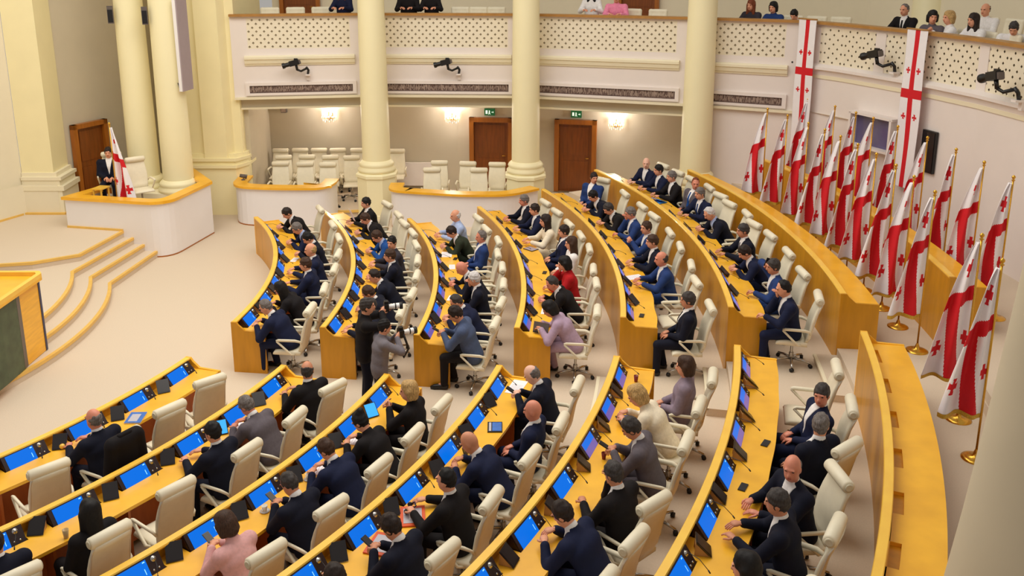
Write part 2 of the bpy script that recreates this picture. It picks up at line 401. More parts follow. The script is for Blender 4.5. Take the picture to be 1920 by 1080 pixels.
wgr = link('wall_right', None, None, kind='structure')
cur = [G[4], (21.62, 5.38)]+arcp
cv = []
for k in range(len(cur)-1):
    a, b = Vector(cur[k]), Vector(cur[k+1])
    for q in range(2): cv.append(tuple(a+(b-a)*q/2))
cv.append(cur[-1])
MB().sweep(cv, [(0, .2), (0, 4.2), (.16, 4.2), (.16, .2)]).build('lower_wall', 'wall_white', wgr)
MB().sweep(cv, [(-.14, 4.30), (-.02, 4.36), (.16, 4.36), (.16, 4.16), (-.02, 4.10), (-.05, 4.2), (-.14, 4.24)]).build('ledge_moulding', 'wall_white', wgr)
MB().sweep(cv, [(0, 4.02), (0, 4.1), (-.03, 4.1), (-.03, 4.02)]).build('ledge_moulding', 'plaster_trim', wgr)
MB().sweep(cv, [(0, 5.20), (0, ZR-.05), (.16, ZR-.05), (.16, 5.20)]).build('front_panel', 'wall_white', wgr)
MB().sweep(cv, [(-.13, ZR-.06), (-.13, ZR), (.16, ZR), (.16, ZR-.06)]).build('hand_rail', 'wood_gallery', wgr)
MB().sweep(cv, [(.03, 4.36), (.03, 5.2), (.05, 5.2), (.05, 4.36)]).build('lattice_shade_sheet', 'lattice_hole_shade', wgr)  # same painted interior shade behind the curved lattice
lt = MB(); pn = MB()
for k in range(len(cv)-1):
    if k in (0, 4, 8, 12):
        a, b = Vector(cv[k]), Vector(cv[k+1]); u = (b-a).normalized(); c = (a+b)/2
        wd = .3 if k else .5
        q0 = a if k == 0 else a-u*.15
        pn.sweep([tuple(q0), tuple(q0+u*wd)], [(-.015, 4.36), (-.015, 5.2), (.05, 5.2), (.05, 4.36)])
    lattice(lt, cv[k], cv[k+1], 4.36, 5.2, 0, .098, .03)
o = lt.build('lattice', 'lattice', wgr); o['kind'] = 'stuff'
pn.build('lattice_stile', 'wall_white', wgr)
# gallery floor, back walls
def offs(pts, d):
    P = [Vector(p) for p in pts]; out = []
    for i, p in enumerate(P):
        a = (P[i]-P[max(i-1, 0)]); b = (P[min(i+1, len(P)-1)]-P[i])
        u = ((a.normalized() if a.length else Vector((0, 0)))+(b.normalized() if b.length else Vector((0, 0)))).normalized()
        out.append(tuple(p+Vector((-u.y, u.x))*d))
    return out
allg = G+arcp
go = offs(allg, 3.4); go[0] = (6.9, 12.4)
m = MB()
n_ = len(allg)
m.add([(*p, 4.3) for p in allg]+[(*p, 4.3) for p in go], [(i, i+1, n_+i+1, n_+i) for i in range(n_-1)])
m.add([(*p, 3.2) for p in allg]+[(*p, 3.2) for p in go], [(i, i+1, n_+i+1, n_+i) for i in range(n_-1)])
struct('floor_gallery', m, 'carpet')
wallseg('wall_gallery_back', go, 4.3, 8, 'wall_cream', .2)
BW = [(6.9, 10.95), (12.5, 10.75), (15.6, 10.35), (19.6, 9.45)]
wallseg('wall_back', BW, 0, 3.3, 'wall_beige', .2)
struct('wall_back_side', MB().prism([(6.82, 8.9), (6.98, 8.9), (6.98, 11), (6.82, 11)], 0, 3.3), 'wall_beige')
struct('wall_back_end', MB().prism([(19.0, 7.5), (19.15, 7.5), (19.6, 9.5), (19.4, 9.5)], 0, 3.3), 'wall_beige')
MB().box((11.2, 10.72, .55), (1.9, .06, .70), rz=-.035).build('trim_1', 'wall_white', None, kind='structure')
def onback(x, off=.0):
    for a, b in zip(BW, BW[1:]):
        if a[0] <= x <= b[0]:
            k = (x-a[0])/(b[0]-a[0]); u = Vector((b[0]-a[0], b[1]-a[1])).normalized()
            return Vector((x, a[1]+(b[1]-a[1])*k))+Vector((u.y, -u.x))*off, math.atan2(u.y, u.x)
bfl = struct('floor_lodge', MB().prism([(6.9, 8.15), (9.55, 8.15), (11.0, 8.3), (19.2, 7.2), (19.4, 9.6), (6.9, 11)], 0, .16), 'carpet')
MB().sweep([(6.9, 8.15), (9.55, 8.15), (11.0, 8.3)], [(.02, .11), (.02, .168), (-.05, .168), (-.05, .11)]).build('step_nosing', 'nosing', bfl)
for nm, x0, x1 in (('door_2', 12.87, 14.12), ('door_3', 15.33, 16.52)):
    a, _ = onback(x0, .06); b, _ = onback(x1, .06); door(nm, tuple(a), tuple(b), .16, 2.27, .13)
# gallery doors
for nm, px in (('door_4', 7.75), ('door_5', 17.75)):
    i = 0 if px < 10 else 2
    a, b = Vector(go[i]), Vector(go[i+1]); u = (b-a).normalized()
    c = a+u*((px-a.x)/u.x); n = Vector((u.y, -u.x))*.06
    door(nm, tuple(c-u*.6+n), tuple(c+u*.6+n), 4.3, 6.4, .12)
# the gallery's rear column
t = thing('column', 'pale cream column standing at the back of the curved gallery', 'column', (24.35, 7.35, 0))
MB().lathe([(.46, 4.3), (.46, 4.5), (.40, 4.6), (.38, 9)], n=32).build('shaft', 'column', t)
MB().lathe([(.55, 4.3), (.55, 4.42), (.48, 4.46)], n=32).build('base_ring', 'column', t)

# ------------------------------------------------------------------ exit signs, sconces, loudspeaker box
for k, x in enumerate((13.45, 15.93)):
    p, a = onback(x, .04)
    t = thing('exit_sign', 'green emergency exit sign above the %s wooden door under the gallery' % ('left' if k == 0 else 'right'), 'sign', (p.x, p.y, 2.42), a, 'green exit signs')
    MB().box((0, 0, 0), (.30, .05, .20)).build('sign_box', 'exit_green', t)
    g = MB(); z = -.028
    g.box((-.085, z, .0), (.055, .006, .10)); g.box((-.005, z, .035), (.026, .006, .03)); g.box((-.005, z, -.005), (.03, .006, .05), M=Matrix.Rotation(.3, 3, 'Y')); g.box((.012, z, -.045), (.014, .006, .045), M=Matrix.Rotation(-.5, 3, 'Y')); g.box((-.018, z, -.045), (.014, .006, .045), M=Matrix.Rotation(.5, 3, 'Y'))
    g.box((.085, z, 0), (.06, .006, .014)); g.box((.105, z, 0), (.014, .006, .05))
    g.build('pictogram', 'exit_white', t)
for k, (x, z) in enumerate(((8.78, 2.28), (12.36, 2.26), (17.05, 2.2))):
    p, a = onback(x, .02)
    t = thing('wall_sconce', ['lit crystal wall sconce above the cream chairs of the left lodge', 'lit crystal wall sconce left of the left wooden door', 'lit crystal wall sconce right of the right wooden door'][k], 'lamp', (p.x, p.y, z), a, 'crystal wall sconces')
    MB().lathe([(.0, -.02), (.09, -.02), (.10, 0), (.05, .02), (.0, .03)], n=20, M=Matrix.Rotation(PI/2, 3, 'X')).build('wall_plate', 'gold', t)
    for q in (-.16, -.05, .06, .17):
        MB().tube([(0, -.03, -.02), (q*.5, -.12, -.08), (q, -.15, -.05), (q, -.15, .02)], .010).build('arm', 'gold', t)
        sh = MB().lathe([(.030, .02), (.038, .10), (.032, .16), (.0, .175)], (q, -.15, 0), n=14).build('lamp_shade', 'crystal', t)
        for w in range(5):
            MB().ball((q+.05*math.cos(w*1.26), -.15+.05*math.sin(w*1.26), -.02-.02*(w % 2)), (.011, .011, .028), 6).build('crystal_drop', 'crystal_drop', sh)
    for w in range(7):
        MB().ball((-.18+.06*w, -.13, -.13-.03*(w % 2)), (.014, .014, .036), 6).build('crystal_drop', 'crystal_drop', t)
    L = bpy.data.lights.new('sconce_light', 'POINT'); L.energy = 26; L.color = (1, .93, .88); L.shadow_soft_size = .12
    lo = bpy.data.objects.new('sconce_light', L); COL.objects.link(lo); lo.parent = t; lo.location = (0, -.30, .14)
p, a = onback(7.45, .06)
t = thing('wall_speaker', 'small grey loudspeaker box high on the wall under the gallery', 'speaker', (p.x, p.y, 2.50), a)
MB().box((0, 0, 0), (.16, .14, .28)).build('cabinet', 'lectern_grey', t); MB().box((0, -.075, 0), (.13, .01, .24)).build('grille', 'vent_bar', t)

# ------------------------------------------------------------------ lodge box on the left
def rounded(pts, r, n=6):
    out = [Vector(pts[0])]
    for i in range(1, len(pts)-1):
        p = Vector(pts[i]); a = Vector(pts[i-1])-p; b = Vector(pts[i+1])-p
        d = min(r, a.length*.5, b.length*.5); A = p+a.normalized()*d; B = p+b.normalized()*d
        for k in range(n+1):
            t = k/n; out.append(A*(1-t)**2+p*2*t*(1-t)+B*t*t)
    out.append(Vector(pts[-1])); return [tuple(q) for q in out]
lp = rounded([(4.0, 6.0), (3.62, 5.12), (6.18, 4.62), (6.55, 6.62)], .02)
lp = rounded([(4.0, 6.0), (3.63, 5.14), (6.16, 4.62), (6.56, 6.62)], .55)
lp = [(4.0, 6.0), (3.63, 5.14)]+rounded([(3.63, 5.14), (6.16, 4.62), (6.56, 6.62)], .55)[1:]
lp = lp+[(5.55, 8.15)]
lodge = thing('lodge_box', 'white walled lodge with rounded corner and wooden rim beside the stage steps', 'box')
MB().sweep(lp, [(0, 0), (0, 1.28), (.12, 1.28), (.12, 0)]).build('front_wall', 'counter_white', lodge)
MB().sweep(lp, [(-.05, 1.28), (-.05, 1.35), (.24, 1.35), (.24, 1.28)]).build('rim', 'wood', lodge)
MB().sweep([lp[1], (5.05, 4.845)], [(0, .6), (0, .65), (-.03, .65), (-.03, .6)]).build('skirting', 'nosing', lodge)
MB().sweep(lp[2:], [(-.006, 0), (-.006, .03), (.05, .03), (.05, 0)]).build('skirting', 'wood_frame', lodge)
MB().prism([(4.05, 5.98), (3.76, 5.24), (6.0, 4.78), (6.42, 6.6), (5.85, 8.2), (4.1, 8.2)], .6, .9).build('inner_floor', 'carpet', lodge)
MB().prism([(4.15, 6.75), (6.22, 6.38), (5.80, 8.1), (4.15, 8.1)], .9, 1.04).build('plinth', 'plaster_trim', lodge)

# ------------------------------------------------------------------ white counters
c1 = rounded([(6.80, 8.5), (6.85, 7.35), (8.1, 7.15), (9.2, 7.18), (9.42, 7.6), (9.42, 8.15)], .55)
c2 = rounded([(10.98, 7.7), (10.98, 6.98), (11.6, 6.80), (12.9, 6.50), (14.0, 6.52), (14.75, 7.15)], .34)
for k, c in enumerate((c1, c2)):
    t = thing('counter', ['white curved counter with wooden top left of the octagonal column pedestal', 'white curved counter with wooden top between the two octagonal column pedestals'][k], 'counter')
    MB().sweep(c, [(0, 0), (0, .99), (.10, .99), (.10, 0)]).build('front_panel', 'counter_white', t)
    MB().sweep(c, [(-.06, .99), (-.06, 1.045), (.30, 1.045), (.30, .99)]).build('counter_top', 'wood', t)
    MB().sweep(c, [(-.008, 0), (-.008, .03), (.05, .03), (.05, 0)]).build('skirting', 'wood_frame', t)

# ------------------------------------------------------------------ desk rows
def desk_row(i, blk):
    R = RR[i]; z = FL[i]; zb = FL[i-1] if i < 8 else FL[7]
    if blk == 'A': t0, t1 = A0[i]/R, rad(A1[i])
    else: t0, t1 = rad(B1[i]), B0[i]/R
    side = 'far' if blk == 'A' else 'near'
    lab = 'curved wooden desk row, %s from the stage, in the %s block' % (ORD[i], side) if i < 8 else 'short curved wooden desk row behind the line of flags'
    t = thing('desk_row', lab, 'desk', group='curved desk rows')
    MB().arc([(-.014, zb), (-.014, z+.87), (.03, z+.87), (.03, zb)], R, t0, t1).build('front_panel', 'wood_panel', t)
    MB().arc([(-.015, z+.865), (-.02, z+.885), (-.012, z+.90), (.07, z+.90), (.078, z+.885), (.07, z+.865)], R, t0, t1).build('rail_cap', 'wood_rail', t)
    # worktop, scalloped at each seat
    n = max(4, int((t1-t0)*R/.14)); V = []; F = []
    sp = .84 if i < 4 else .9
    if (blk, i) in M0:
        s0, d = M0[(blk, i)]; slots = [(s0+d*k+.05, .575, .215) for k in range(NCON[(blk, i)])]
    elif i == 7 and blk == 'B': slots = [(B0[i]-.42-sp*k*.98, .40, .215) for k in range(9)]
    else: slots = []
    slots.sort(); q0 = .205 if slots and i < 7 else (.185 if slots else .03)
    if slots:
        MB().arc([(.03, z+.69), (.03, z+.70), (q0, z+.70), (q0, z+.69)], R, t0, t1).build('trough_floor', 'wood_panel', t)
        MB().arc([(q0, z+.68), (q0, z+.705), (q0+.012, z+.705), (q0+.012, z+.68)], R, t0, t1).build('trough_lip', 'wood_under', t)
        e = t0*R
        for c, w, _ in slots+[(t1*R+1, 2, 0)]:
            if c-w/2-e > .02: MB().arc([(.03, z+.70), (.03, z+.74), (q0, z+.74), (q0, z+.70)], R, e/R, min(t1, (c-w/2)/R)).build('worktop_bridge', 'wood', t)
            e = c+w/2
        if i == 7:
            MB().arc([(.03, z+.70), (.03, z+.74), (.085, z+.74), (.085, z+.70)], R, t0, t1).build('worktop_edge', 'wood', t)
            for c, w, _ in slots:
                MB().box(at(7, c, .06, z+.695), (.012, w-.02, .085), M=Matrix.Rotation(c/R, 3, 'Z') @ Matrix.Rotation(.25, 3, 'Y')).build('slot_screen', 'tray_dark', t)
    if True:
        for k in range(n+1):
            a = t0+(t1-t0)*k/n; ss = a*R
            dr = .565-(.012 if blk == 'A' and i < 7 else (.004 if i < 7 else 0))*math.cos(2*PI*(ss-(t0*R if blk == 'A' else t1*R))/sp+(.5 if blk == 'A' else 0))
            for q, zz in ((q0, .70), (q0, .74), (dr, .74), (dr, .70)): V.append(((R+q)*math.cos(a), (R+q)*math.sin(a), z+zz))
        for k in range(n):
            for j in range(4): F.append((k*4+j, k*4+(j+1) % 4, k*4+4+(j+1) % 4, k*4+4+j))
        F += [(3, 2, 1, 0), tuple(n*4+j for j in range(4))]
        MB().add(V, F).build('worktop', 'wood', t)
    prof = [(-.016, zb), (-.016, z+.90), (.075, z+.90), (.11, z+.85), (.22, z+.755), (.57, z+.745), (.57, z)]
    e = t0 if blk == 'A' else t1; d = .04/R*(-1 if blk == 'A' else 1)
    MB().arc(prof, R, e, e+d).build('end_panel', 'wood_panel' if blk == 'A' else 'wood', t)
    if blk == 'A': MB().arc([(-.016, zb), (-.016, z+.90), (.075, z+.90), (.22, z+.755), (.57, z+.745), (.57, z)], R, t1, t1+.04/R).build('end_panel', 'wood', t)
    s = (A0[i]+sp if blk == 'A' else B0[i]-sp)
    lim = t1*R-.3 if blk == 'A' else t0*R+.3
    while (s < lim) if blk == 'A' else (s > lim):
        a = s/R
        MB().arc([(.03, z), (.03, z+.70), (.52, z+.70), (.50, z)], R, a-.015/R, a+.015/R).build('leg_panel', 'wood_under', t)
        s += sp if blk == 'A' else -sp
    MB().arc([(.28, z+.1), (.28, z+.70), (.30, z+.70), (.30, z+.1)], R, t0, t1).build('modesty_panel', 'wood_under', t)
    return t
for i in range(1, 8): desk_row(i, 'A'); desk_row(i, 'B')
desk_row(8, 'A')

# ------------------------------------------------------------------ swivel chairs
def make_chair():
    t = thing('swivel_chair', 'x', 'chair')
    w = .235
    # backrest: S-shaped sheet with rounded borders
    prof = [(-.17, .44), (-.215, .54), (-.235, .66), (-.26, .80), (-.30, .93), (-.34, 1.03), (-.365, 1.10)]
    hw = [.20, .225, .235, .235, .225, .215, .21]
    V = []; F = []; n = len(prof); cols = [-1, -.9, -.5, 0, .5, .9, 1]
    for k in range(n):
        x, z = prof[k]
        for c in cols:
            cu = .018*(1-c*c)
            th = .028 if abs(c) < .95 else .012
            V.append((x-cu+th, c*hw[k], z)); V.append((x-cu-th, c*hw[k], z-.004))
    q = len(cols)*2
    for k in range(n-1):
        for c in range(len(cols)-1):
            a = k*q+c*2; F.append((a, a+2, a+q+2, a+q)); F.append((a+1, a+q+1, a+q+3, a+3))
        F.append((k*q, k*q+q, k*q+q+1, k*q+1)); e = k*q+q-2; F.append((e, e+1, e+q+1, e+q))
    for b in (0, (n-1)*q):
        for c in range(len(cols)-1): F.append((b+c*2, b+c*2+1, b+c*2+3, b+c*2+2))
    MB().add(V, F, 0, True).build('backrest', 'leather', t)
    Mx = Matrix.Rotation(PI/2, 3, 'X')
    hr = MB().lathe([(0, -.225), (.05, -.225), (.066, -.21), (.068, 0), (.066, .21), (.05, .225), (0, .225)], (-.335, 0, 1.125), 18, M=Mx).build('headrest', 'leather', t)
    for sgn in (-1, 1):
        MB().lathe([(0, 0), (.04, 0), (.046, .006), (.03, .012), (.018, .006), (0, .012)], (-.335, sgn*.226 - (0 if sgn < 0 else .0), 1.125), 14, M=Matrix.Rotation(PI/2*(1 if sgn < 0 else -1), 3, 'X')).build('roll_end', 'leather_trim', hr)
    MB().tube([(-.20, -.21, .50), (-.26, -.225, .70), (-.33, -.212, .98), (-.375, -.205, 1.08)], .012, 6).build('back_frame', 'chair_metal', t)
    MB().tube([(-.20, .21, .50), (-.26, .225, .70), (-.33, .212, .98), (-.375, .205, 1.08)], .012, 6).build('back_frame', 'chair_metal', t)
    V = []; F = []; xs = [-.20, -.12, 0, .12, .20, .25, .265]; zs = [.455, .46, .462, .468, .465, .45, .425]; ys = [-.24, -.225, -.12, 0, .12, .225, .24]
    for k, x in enumerate(xs):
        for j, y in enumerate(ys):
            e = .02 if j in (0, 6) else 0
            V.append((x, y*(1-.03*k/6), zs[k]-e)); V.append((x-(.01 if k == 6 else 0), y*.97, .395+.01*(k/6)))
    q = 14
    for k in range(6):
        for j in range(6):
            a = k*q+j*2; F.append((a, a+2, a+q+2, a+q)); F.append((a+1, a+q+1, a+q+3, a+3))
        F.append((k*q, k*q+q, k*q+q+1, k*q+1)); F.append((k*q+12, k*q+13, k*q+q+13, k*q+q+12))
    for b in (0, 6*q):
        for j in range(6): F.append((b+j*2, b+j*2+1, b+j*2+3, b+j*2+2))
    MB().add(V, F, 0, True).build('seat', 'leather', t)
    for sgn in (-1, 1):
        y = sgn*.275
        MB().tube([(-.12, sgn*.22, .41), (-.06, y, .43), (.17, y, .655), (.17, y, .665), (.14, y, .675), (-.14, y, .675), (-.22, sgn*.26, .65), (-.235, sgn*.235, .60)], [.016, .017, .017, .018, .020, .020, .017, .014], 8, sq=1.35).build('armrest', 'leather', t)
    MB().lathe([(.05, .36), (.09, .40), (0, .40)], n=12).lathe([(.022, .12), (.022, .38)], n=12).lathe([(.035, .08), (.035, .20)], n=12).build('gas_column', 'chrome', t)
    b = MB()
    for k in range(5):
        a = 2*PI*k/5+.3
        b.tube([(0, 0, .11), (.16*math.cos(a), .16*math.sin(a), .10), (.30*math.cos(a), .30*math.sin(a), .072)], [.026, .022, .015], 6)
    b.build('star_base', 'chrome', t)
    for k in range(5):
        a = 2*PI*k/5+.3; c = (.30*math.cos(a), .30*math.sin(a), .03)
        MB().lathe([(0, -.024), (.03, -.024), (.03, .024), (0, .024)], c, 10, M=Matrix.Rotation(a+.6, 3, 'Z') @ Mx).build('caster', 'black_plastic', t)
    return t
CH0 = make_chair(); CH_USED = [False]
CHN = {}
def chair(loc, rz, label, group):
    if not CH_USED[0]:
        CH_USED[0] = True; CH0.location = loc; CH0.rotation_euler = (0, 0, rz); CH0['label'] = label; CH0['group'] = group; return CH0
    return copy_tree(CH0, loc, rz, label, group)

# ------------------------------------------------------------------ people: distance fields turned into meshes
class Field:
    def __init__(s, lo, hi, h):
        s.lo = np.array(lo, float); s.h = h; s.n = np.ceil((np.array(hi)-s.lo)/h).astype(int)+1
        s.d = np.full(s.n, 1.0, np.float32)
        s.ax = [(s.lo[k]+h*np.arange(s.n[k])).astype(np.float32) for k in range(3)]
    def sl(s, lo, hi):
        a = np.clip(np.floor((np.array(lo)-s.lo)/s.h).astype(int), 0, s.n); b = np.clip(np.ceil((np.array(hi)-s.lo)/s.h).astype(int)+1, 0, s.n)
        S = tuple(slice(a[k], b[k]) for k in range(3))
        X, Y, Z = np.meshgrid(*[s.ax[k][S[k]] for k in range(3)], indexing='ij'); return S, X, Y, Z
    def put(s, S, d, k):
        e = s.d[S]
        if k > 0:
            h = np.clip(.5+.5*(e-d)/k, 0, 1); s.d[S] = e*(1-h)+d*h-k*h*(1-h)
        else: s.d[S] = np.minimum(e, d)
    def cap(s, a, b, ra, rb, k=.02, lat=None, q=1.0):
        a = np.array(a, float); b = np.array(b, float); R = max(ra, rb)/min(1, q)+.04+k
        S, X, Y, Z = s.sl(np.minimum(a, b)-R, np.maximum(a, b)+R)
        px, py, pz = X-a[0], Y-a[1], Z-a[2]; v = b-a
        if lat is not None:
            l = np.array(lat, float); dd = (px*l[0]+py*l[1]+pz*l[2])*(q-1); px = px+l[0]*dd; py = py+l[1]*dd; pz = pz+l[2]*dd
        h = np.clip((px*v[0]+py*v[1]+pz*v[2])/max(1e-9, v@v), 0, 1)
        d = np.sqrt((px-h*v[0])**2+(py-h*v[1])**2+(pz-h*v[2])**2)-(ra+(rb-ra)*h); s.put(S, d.astype(np.float32), k)
    def ell(s, c, r, M, k=.015):
        R = max(r)+.03+k; c = np.array(c, float); S, X, Y, Z = s.sl(c-R, c+R)
        p = np.stack([X-c[0], Y-c[1], Z-c[2]], -1) @ np.array(M).T
        d = (np.sqrt(((p/np.array(r))**2).sum(-1))-1)*min(r); s.put(S, d.astype(np.float32), k)
    def mesh(s):
        d = s.d; ins = d < 0
        n = np.array(d.shape)-1
        cnt = np.zeros(n, np.int8); 
        for i in (0, 1):
            for j in (0, 1):
                for k in (0, 1): cnt += ins[i:i+n[0], j:j+n[1], k:k+n[2]]
        act = (cnt > 0) & (cnt < 8); idx = -np.ones(n, np.int64); ii = np.argwhere(act); idx[act] = np.arange(len(ii))
        acc = np.zeros((len(ii), 3)); num = np.zeros(len(ii))
        I, J, K = ii.T
        for (o, ax) in [((a, b, c), x) for x in range(3) for a in ((0, 1) if x != 0 else (0,)) for b in ((0, 1) if x != 1 else (0,)) for c in ((0, 1) if x != 2 else (0,))]:
            o2 = list(o); o2[ax] += 1
            v0 = d[I+o[0], J+o[1], K+o[2]]; v1 = d[I+o2[0], J+o2[1], K+o2[2]]; m = (v0 < 0) != (v1 < 0)
            t = np.where(m, v0/np.where(m, v0-v1, 1), 0); P = np.array(o, float)+np.zeros((len(ii), 3)); P[:, ax] += t
            acc += P*m[:, None]; num += m
        V = s.lo+(ii+acc/np.maximum(num, 1)[:, None])*s.h
        Fs = []
        for ax in range(3):
            b, c = [(1, 2), (2, 0), (0, 1)][ax]
            sl0 = [slice(1, -1)]*3; sl0[ax] = slice(0, -1); sl1 = [slice(1, -1)]*3; sl1[ax] = slice(1, None)
            A = ins[tuple(sl0)]; B = ins[tuple(sl1)]; e = np.argwhere(A != B); 
            if not len(e): continue
            fl = A[tuple(e.T)]; e = e.copy(); off = np.ones(3, int); off[ax] = 0; e = e+off
            def cell(db, dc):
                q = e.copy(); q[:, b] += db; q[:, c] += dc; return idx[tuple(q.T)]
            Q = np.stack([cell(-1, -1), cell(0, -1), cell(0, 0), cell(-1, 0)], 1); Q[~fl] = Q[~fl][:, ::-1]; Fs.append(Q)
        return V, np.concatenate(Fs) if Fs else np.zeros((0, 4), int)
def np_mesh(name, V, F, m):
    me = bpy.data.meshes.new(name); me.from_pydata(V.tolist(), [], F.tolist()); me.materials.append(MATS[m])
    me.polygons.foreach_set('use_smooth', [True]*len(me.polygons)); me.update(); return me
def vn(v): v = np.array(v, float); return v/np.linalg.norm(v)
def rotz(v, a): c, s = math.cos(a), math.sin(a); return np.array([v[0]*c-v[1]*s, v[0]*s+v[1]*c, v[2]])
def ik(S, Wt, l1, l2, pole):
    S = np.array(S, float); Wt = np.array(Wt, float); d = Wt-S; L = np.linalg.norm(d); mx = (l1+l2)*.995
    if L > mx: Wt = S+d/L*mx; d = Wt-S; L = mx
    a = (l1*l1-l2*l2+L*L)/(2*L); h = math.sqrt(max(0, l1*l1-a*a)); u = d/L
    p = np.array(pole, float); p = p-u*(p@u); p = vn(p); return S+u*a+p*h, Wt
def hand(mb, Wp, d, n, curl, left):
    # palm, four unequal fingers and a thumb; d points from wrist to fingers, n out of the back of the hand
    d = vn(d); n = vn(np.array(n)-d*(np.array(n)@d)); l = np.cross(n, d)*(1 if left else -1)   # l towards the thumb
    Wp = np.array(Wp)
    mb.tube([Wp-d*.03, Wp+d*.01, Wp+d*.05, Wp+d*.095], [.026, .030, .040, .036], 8, sq=.5, side=l)
    for k, (o, ln, r) in enumerate(((.030, .070, .0088), (.010, .078, .0092), (-.010, .072, .0088), (-.029, .056, .0078))):
        p = Wp+d*.085+l*o; pts = [p]; a = .25*curl
        for seg in (.45, .32, .23):
            a += curl*(.55 if seg > .3 else .4); dv = d*math.cos(a)-n*math.sin(a)+l*o*.8; p = p+dv*ln*seg*1.05; pts.append(p)
        mb.tube(pts, [r, r*1.02, r*.95, r*.75], 6)
    p = Wp+d*.03+l*.034
    mb.tube([Wp+d*.015+l*.02, p+l*.012-n*.006, p+d*.03+l*.026-n*.016, p+d*.055+l*.024-n*.024*(1+curl)], [.013, .013, .011, .008], 6)
POSES = {}
def pose(name, **k): POSES[name] = k
# local frame: +x forward, +y to the person's left, seat at .46
pose('work', lean=.50, head=(.0, .62), wl=(.50, .13, .815), wr=(.52, -.10, .815), curl=.8)
pose('desk', lean=.20, head=(.0, .12), wl=(.48, .14, .80), wr=(.48, -.13, .80), curl=.5)
pose('desk_l', lean=.18, head=(.75, .10), wl=(.46, .16, .80), wr=(.46, -.08, .80), curl=.5, twist=.2)
pose('desk_r', lean=.18, head=(-.75, .10), wl=(.46, .08, .80), wr=(.46, -.16, .80), curl=.5, twist=-.2)
pose('back', lean=-.16, head=(.0, .12), wl=(.24, .07, .64), wr=(.25, -.06, .65), curl=.6)
pose('back_l', lean=-.14, head=(.95, .1), wl=(.24, .10, .64), wr=(.25, -.04, .65), curl=.6, twist=.25)
pose('back_r', lean=-.14, head=(-.95, .1), wl=(.24, .04, .64), wr=(.25, -.10, .65), curl=.6, twist=-.25)
pose('chin', lean=.16, head=(-.1, .30), wl=(.42, .12, .80), wr='face', curl=1.1)
pose('phone', lean=.30, head=(0, .62), wl=(.43, .05, .86), wr=(.43, -.05, .86), curl=.9)
pose('ear', lean=.14, head=(.1, .15), wl=(.42, .12, .80), wr='ear', curl=1.1)
pose('clasp', lean=.12, head=(.35, .10), wl=(.38, .03, .93), wr=(.38, -.03, .93), curl=1.0)
pose('stand', lean=.05, head=(.0, .05), wl=(.30, .06, 1.52), wr=(.26, -.09, 1.53), curl=.9, stand=True)
pose('stand2', lean=.12, head=(.0, .15), wl=(.34, .05, 1.40), wr=(.28, -.09, 1.42), curl=.9, stand=True)
BODY = {}
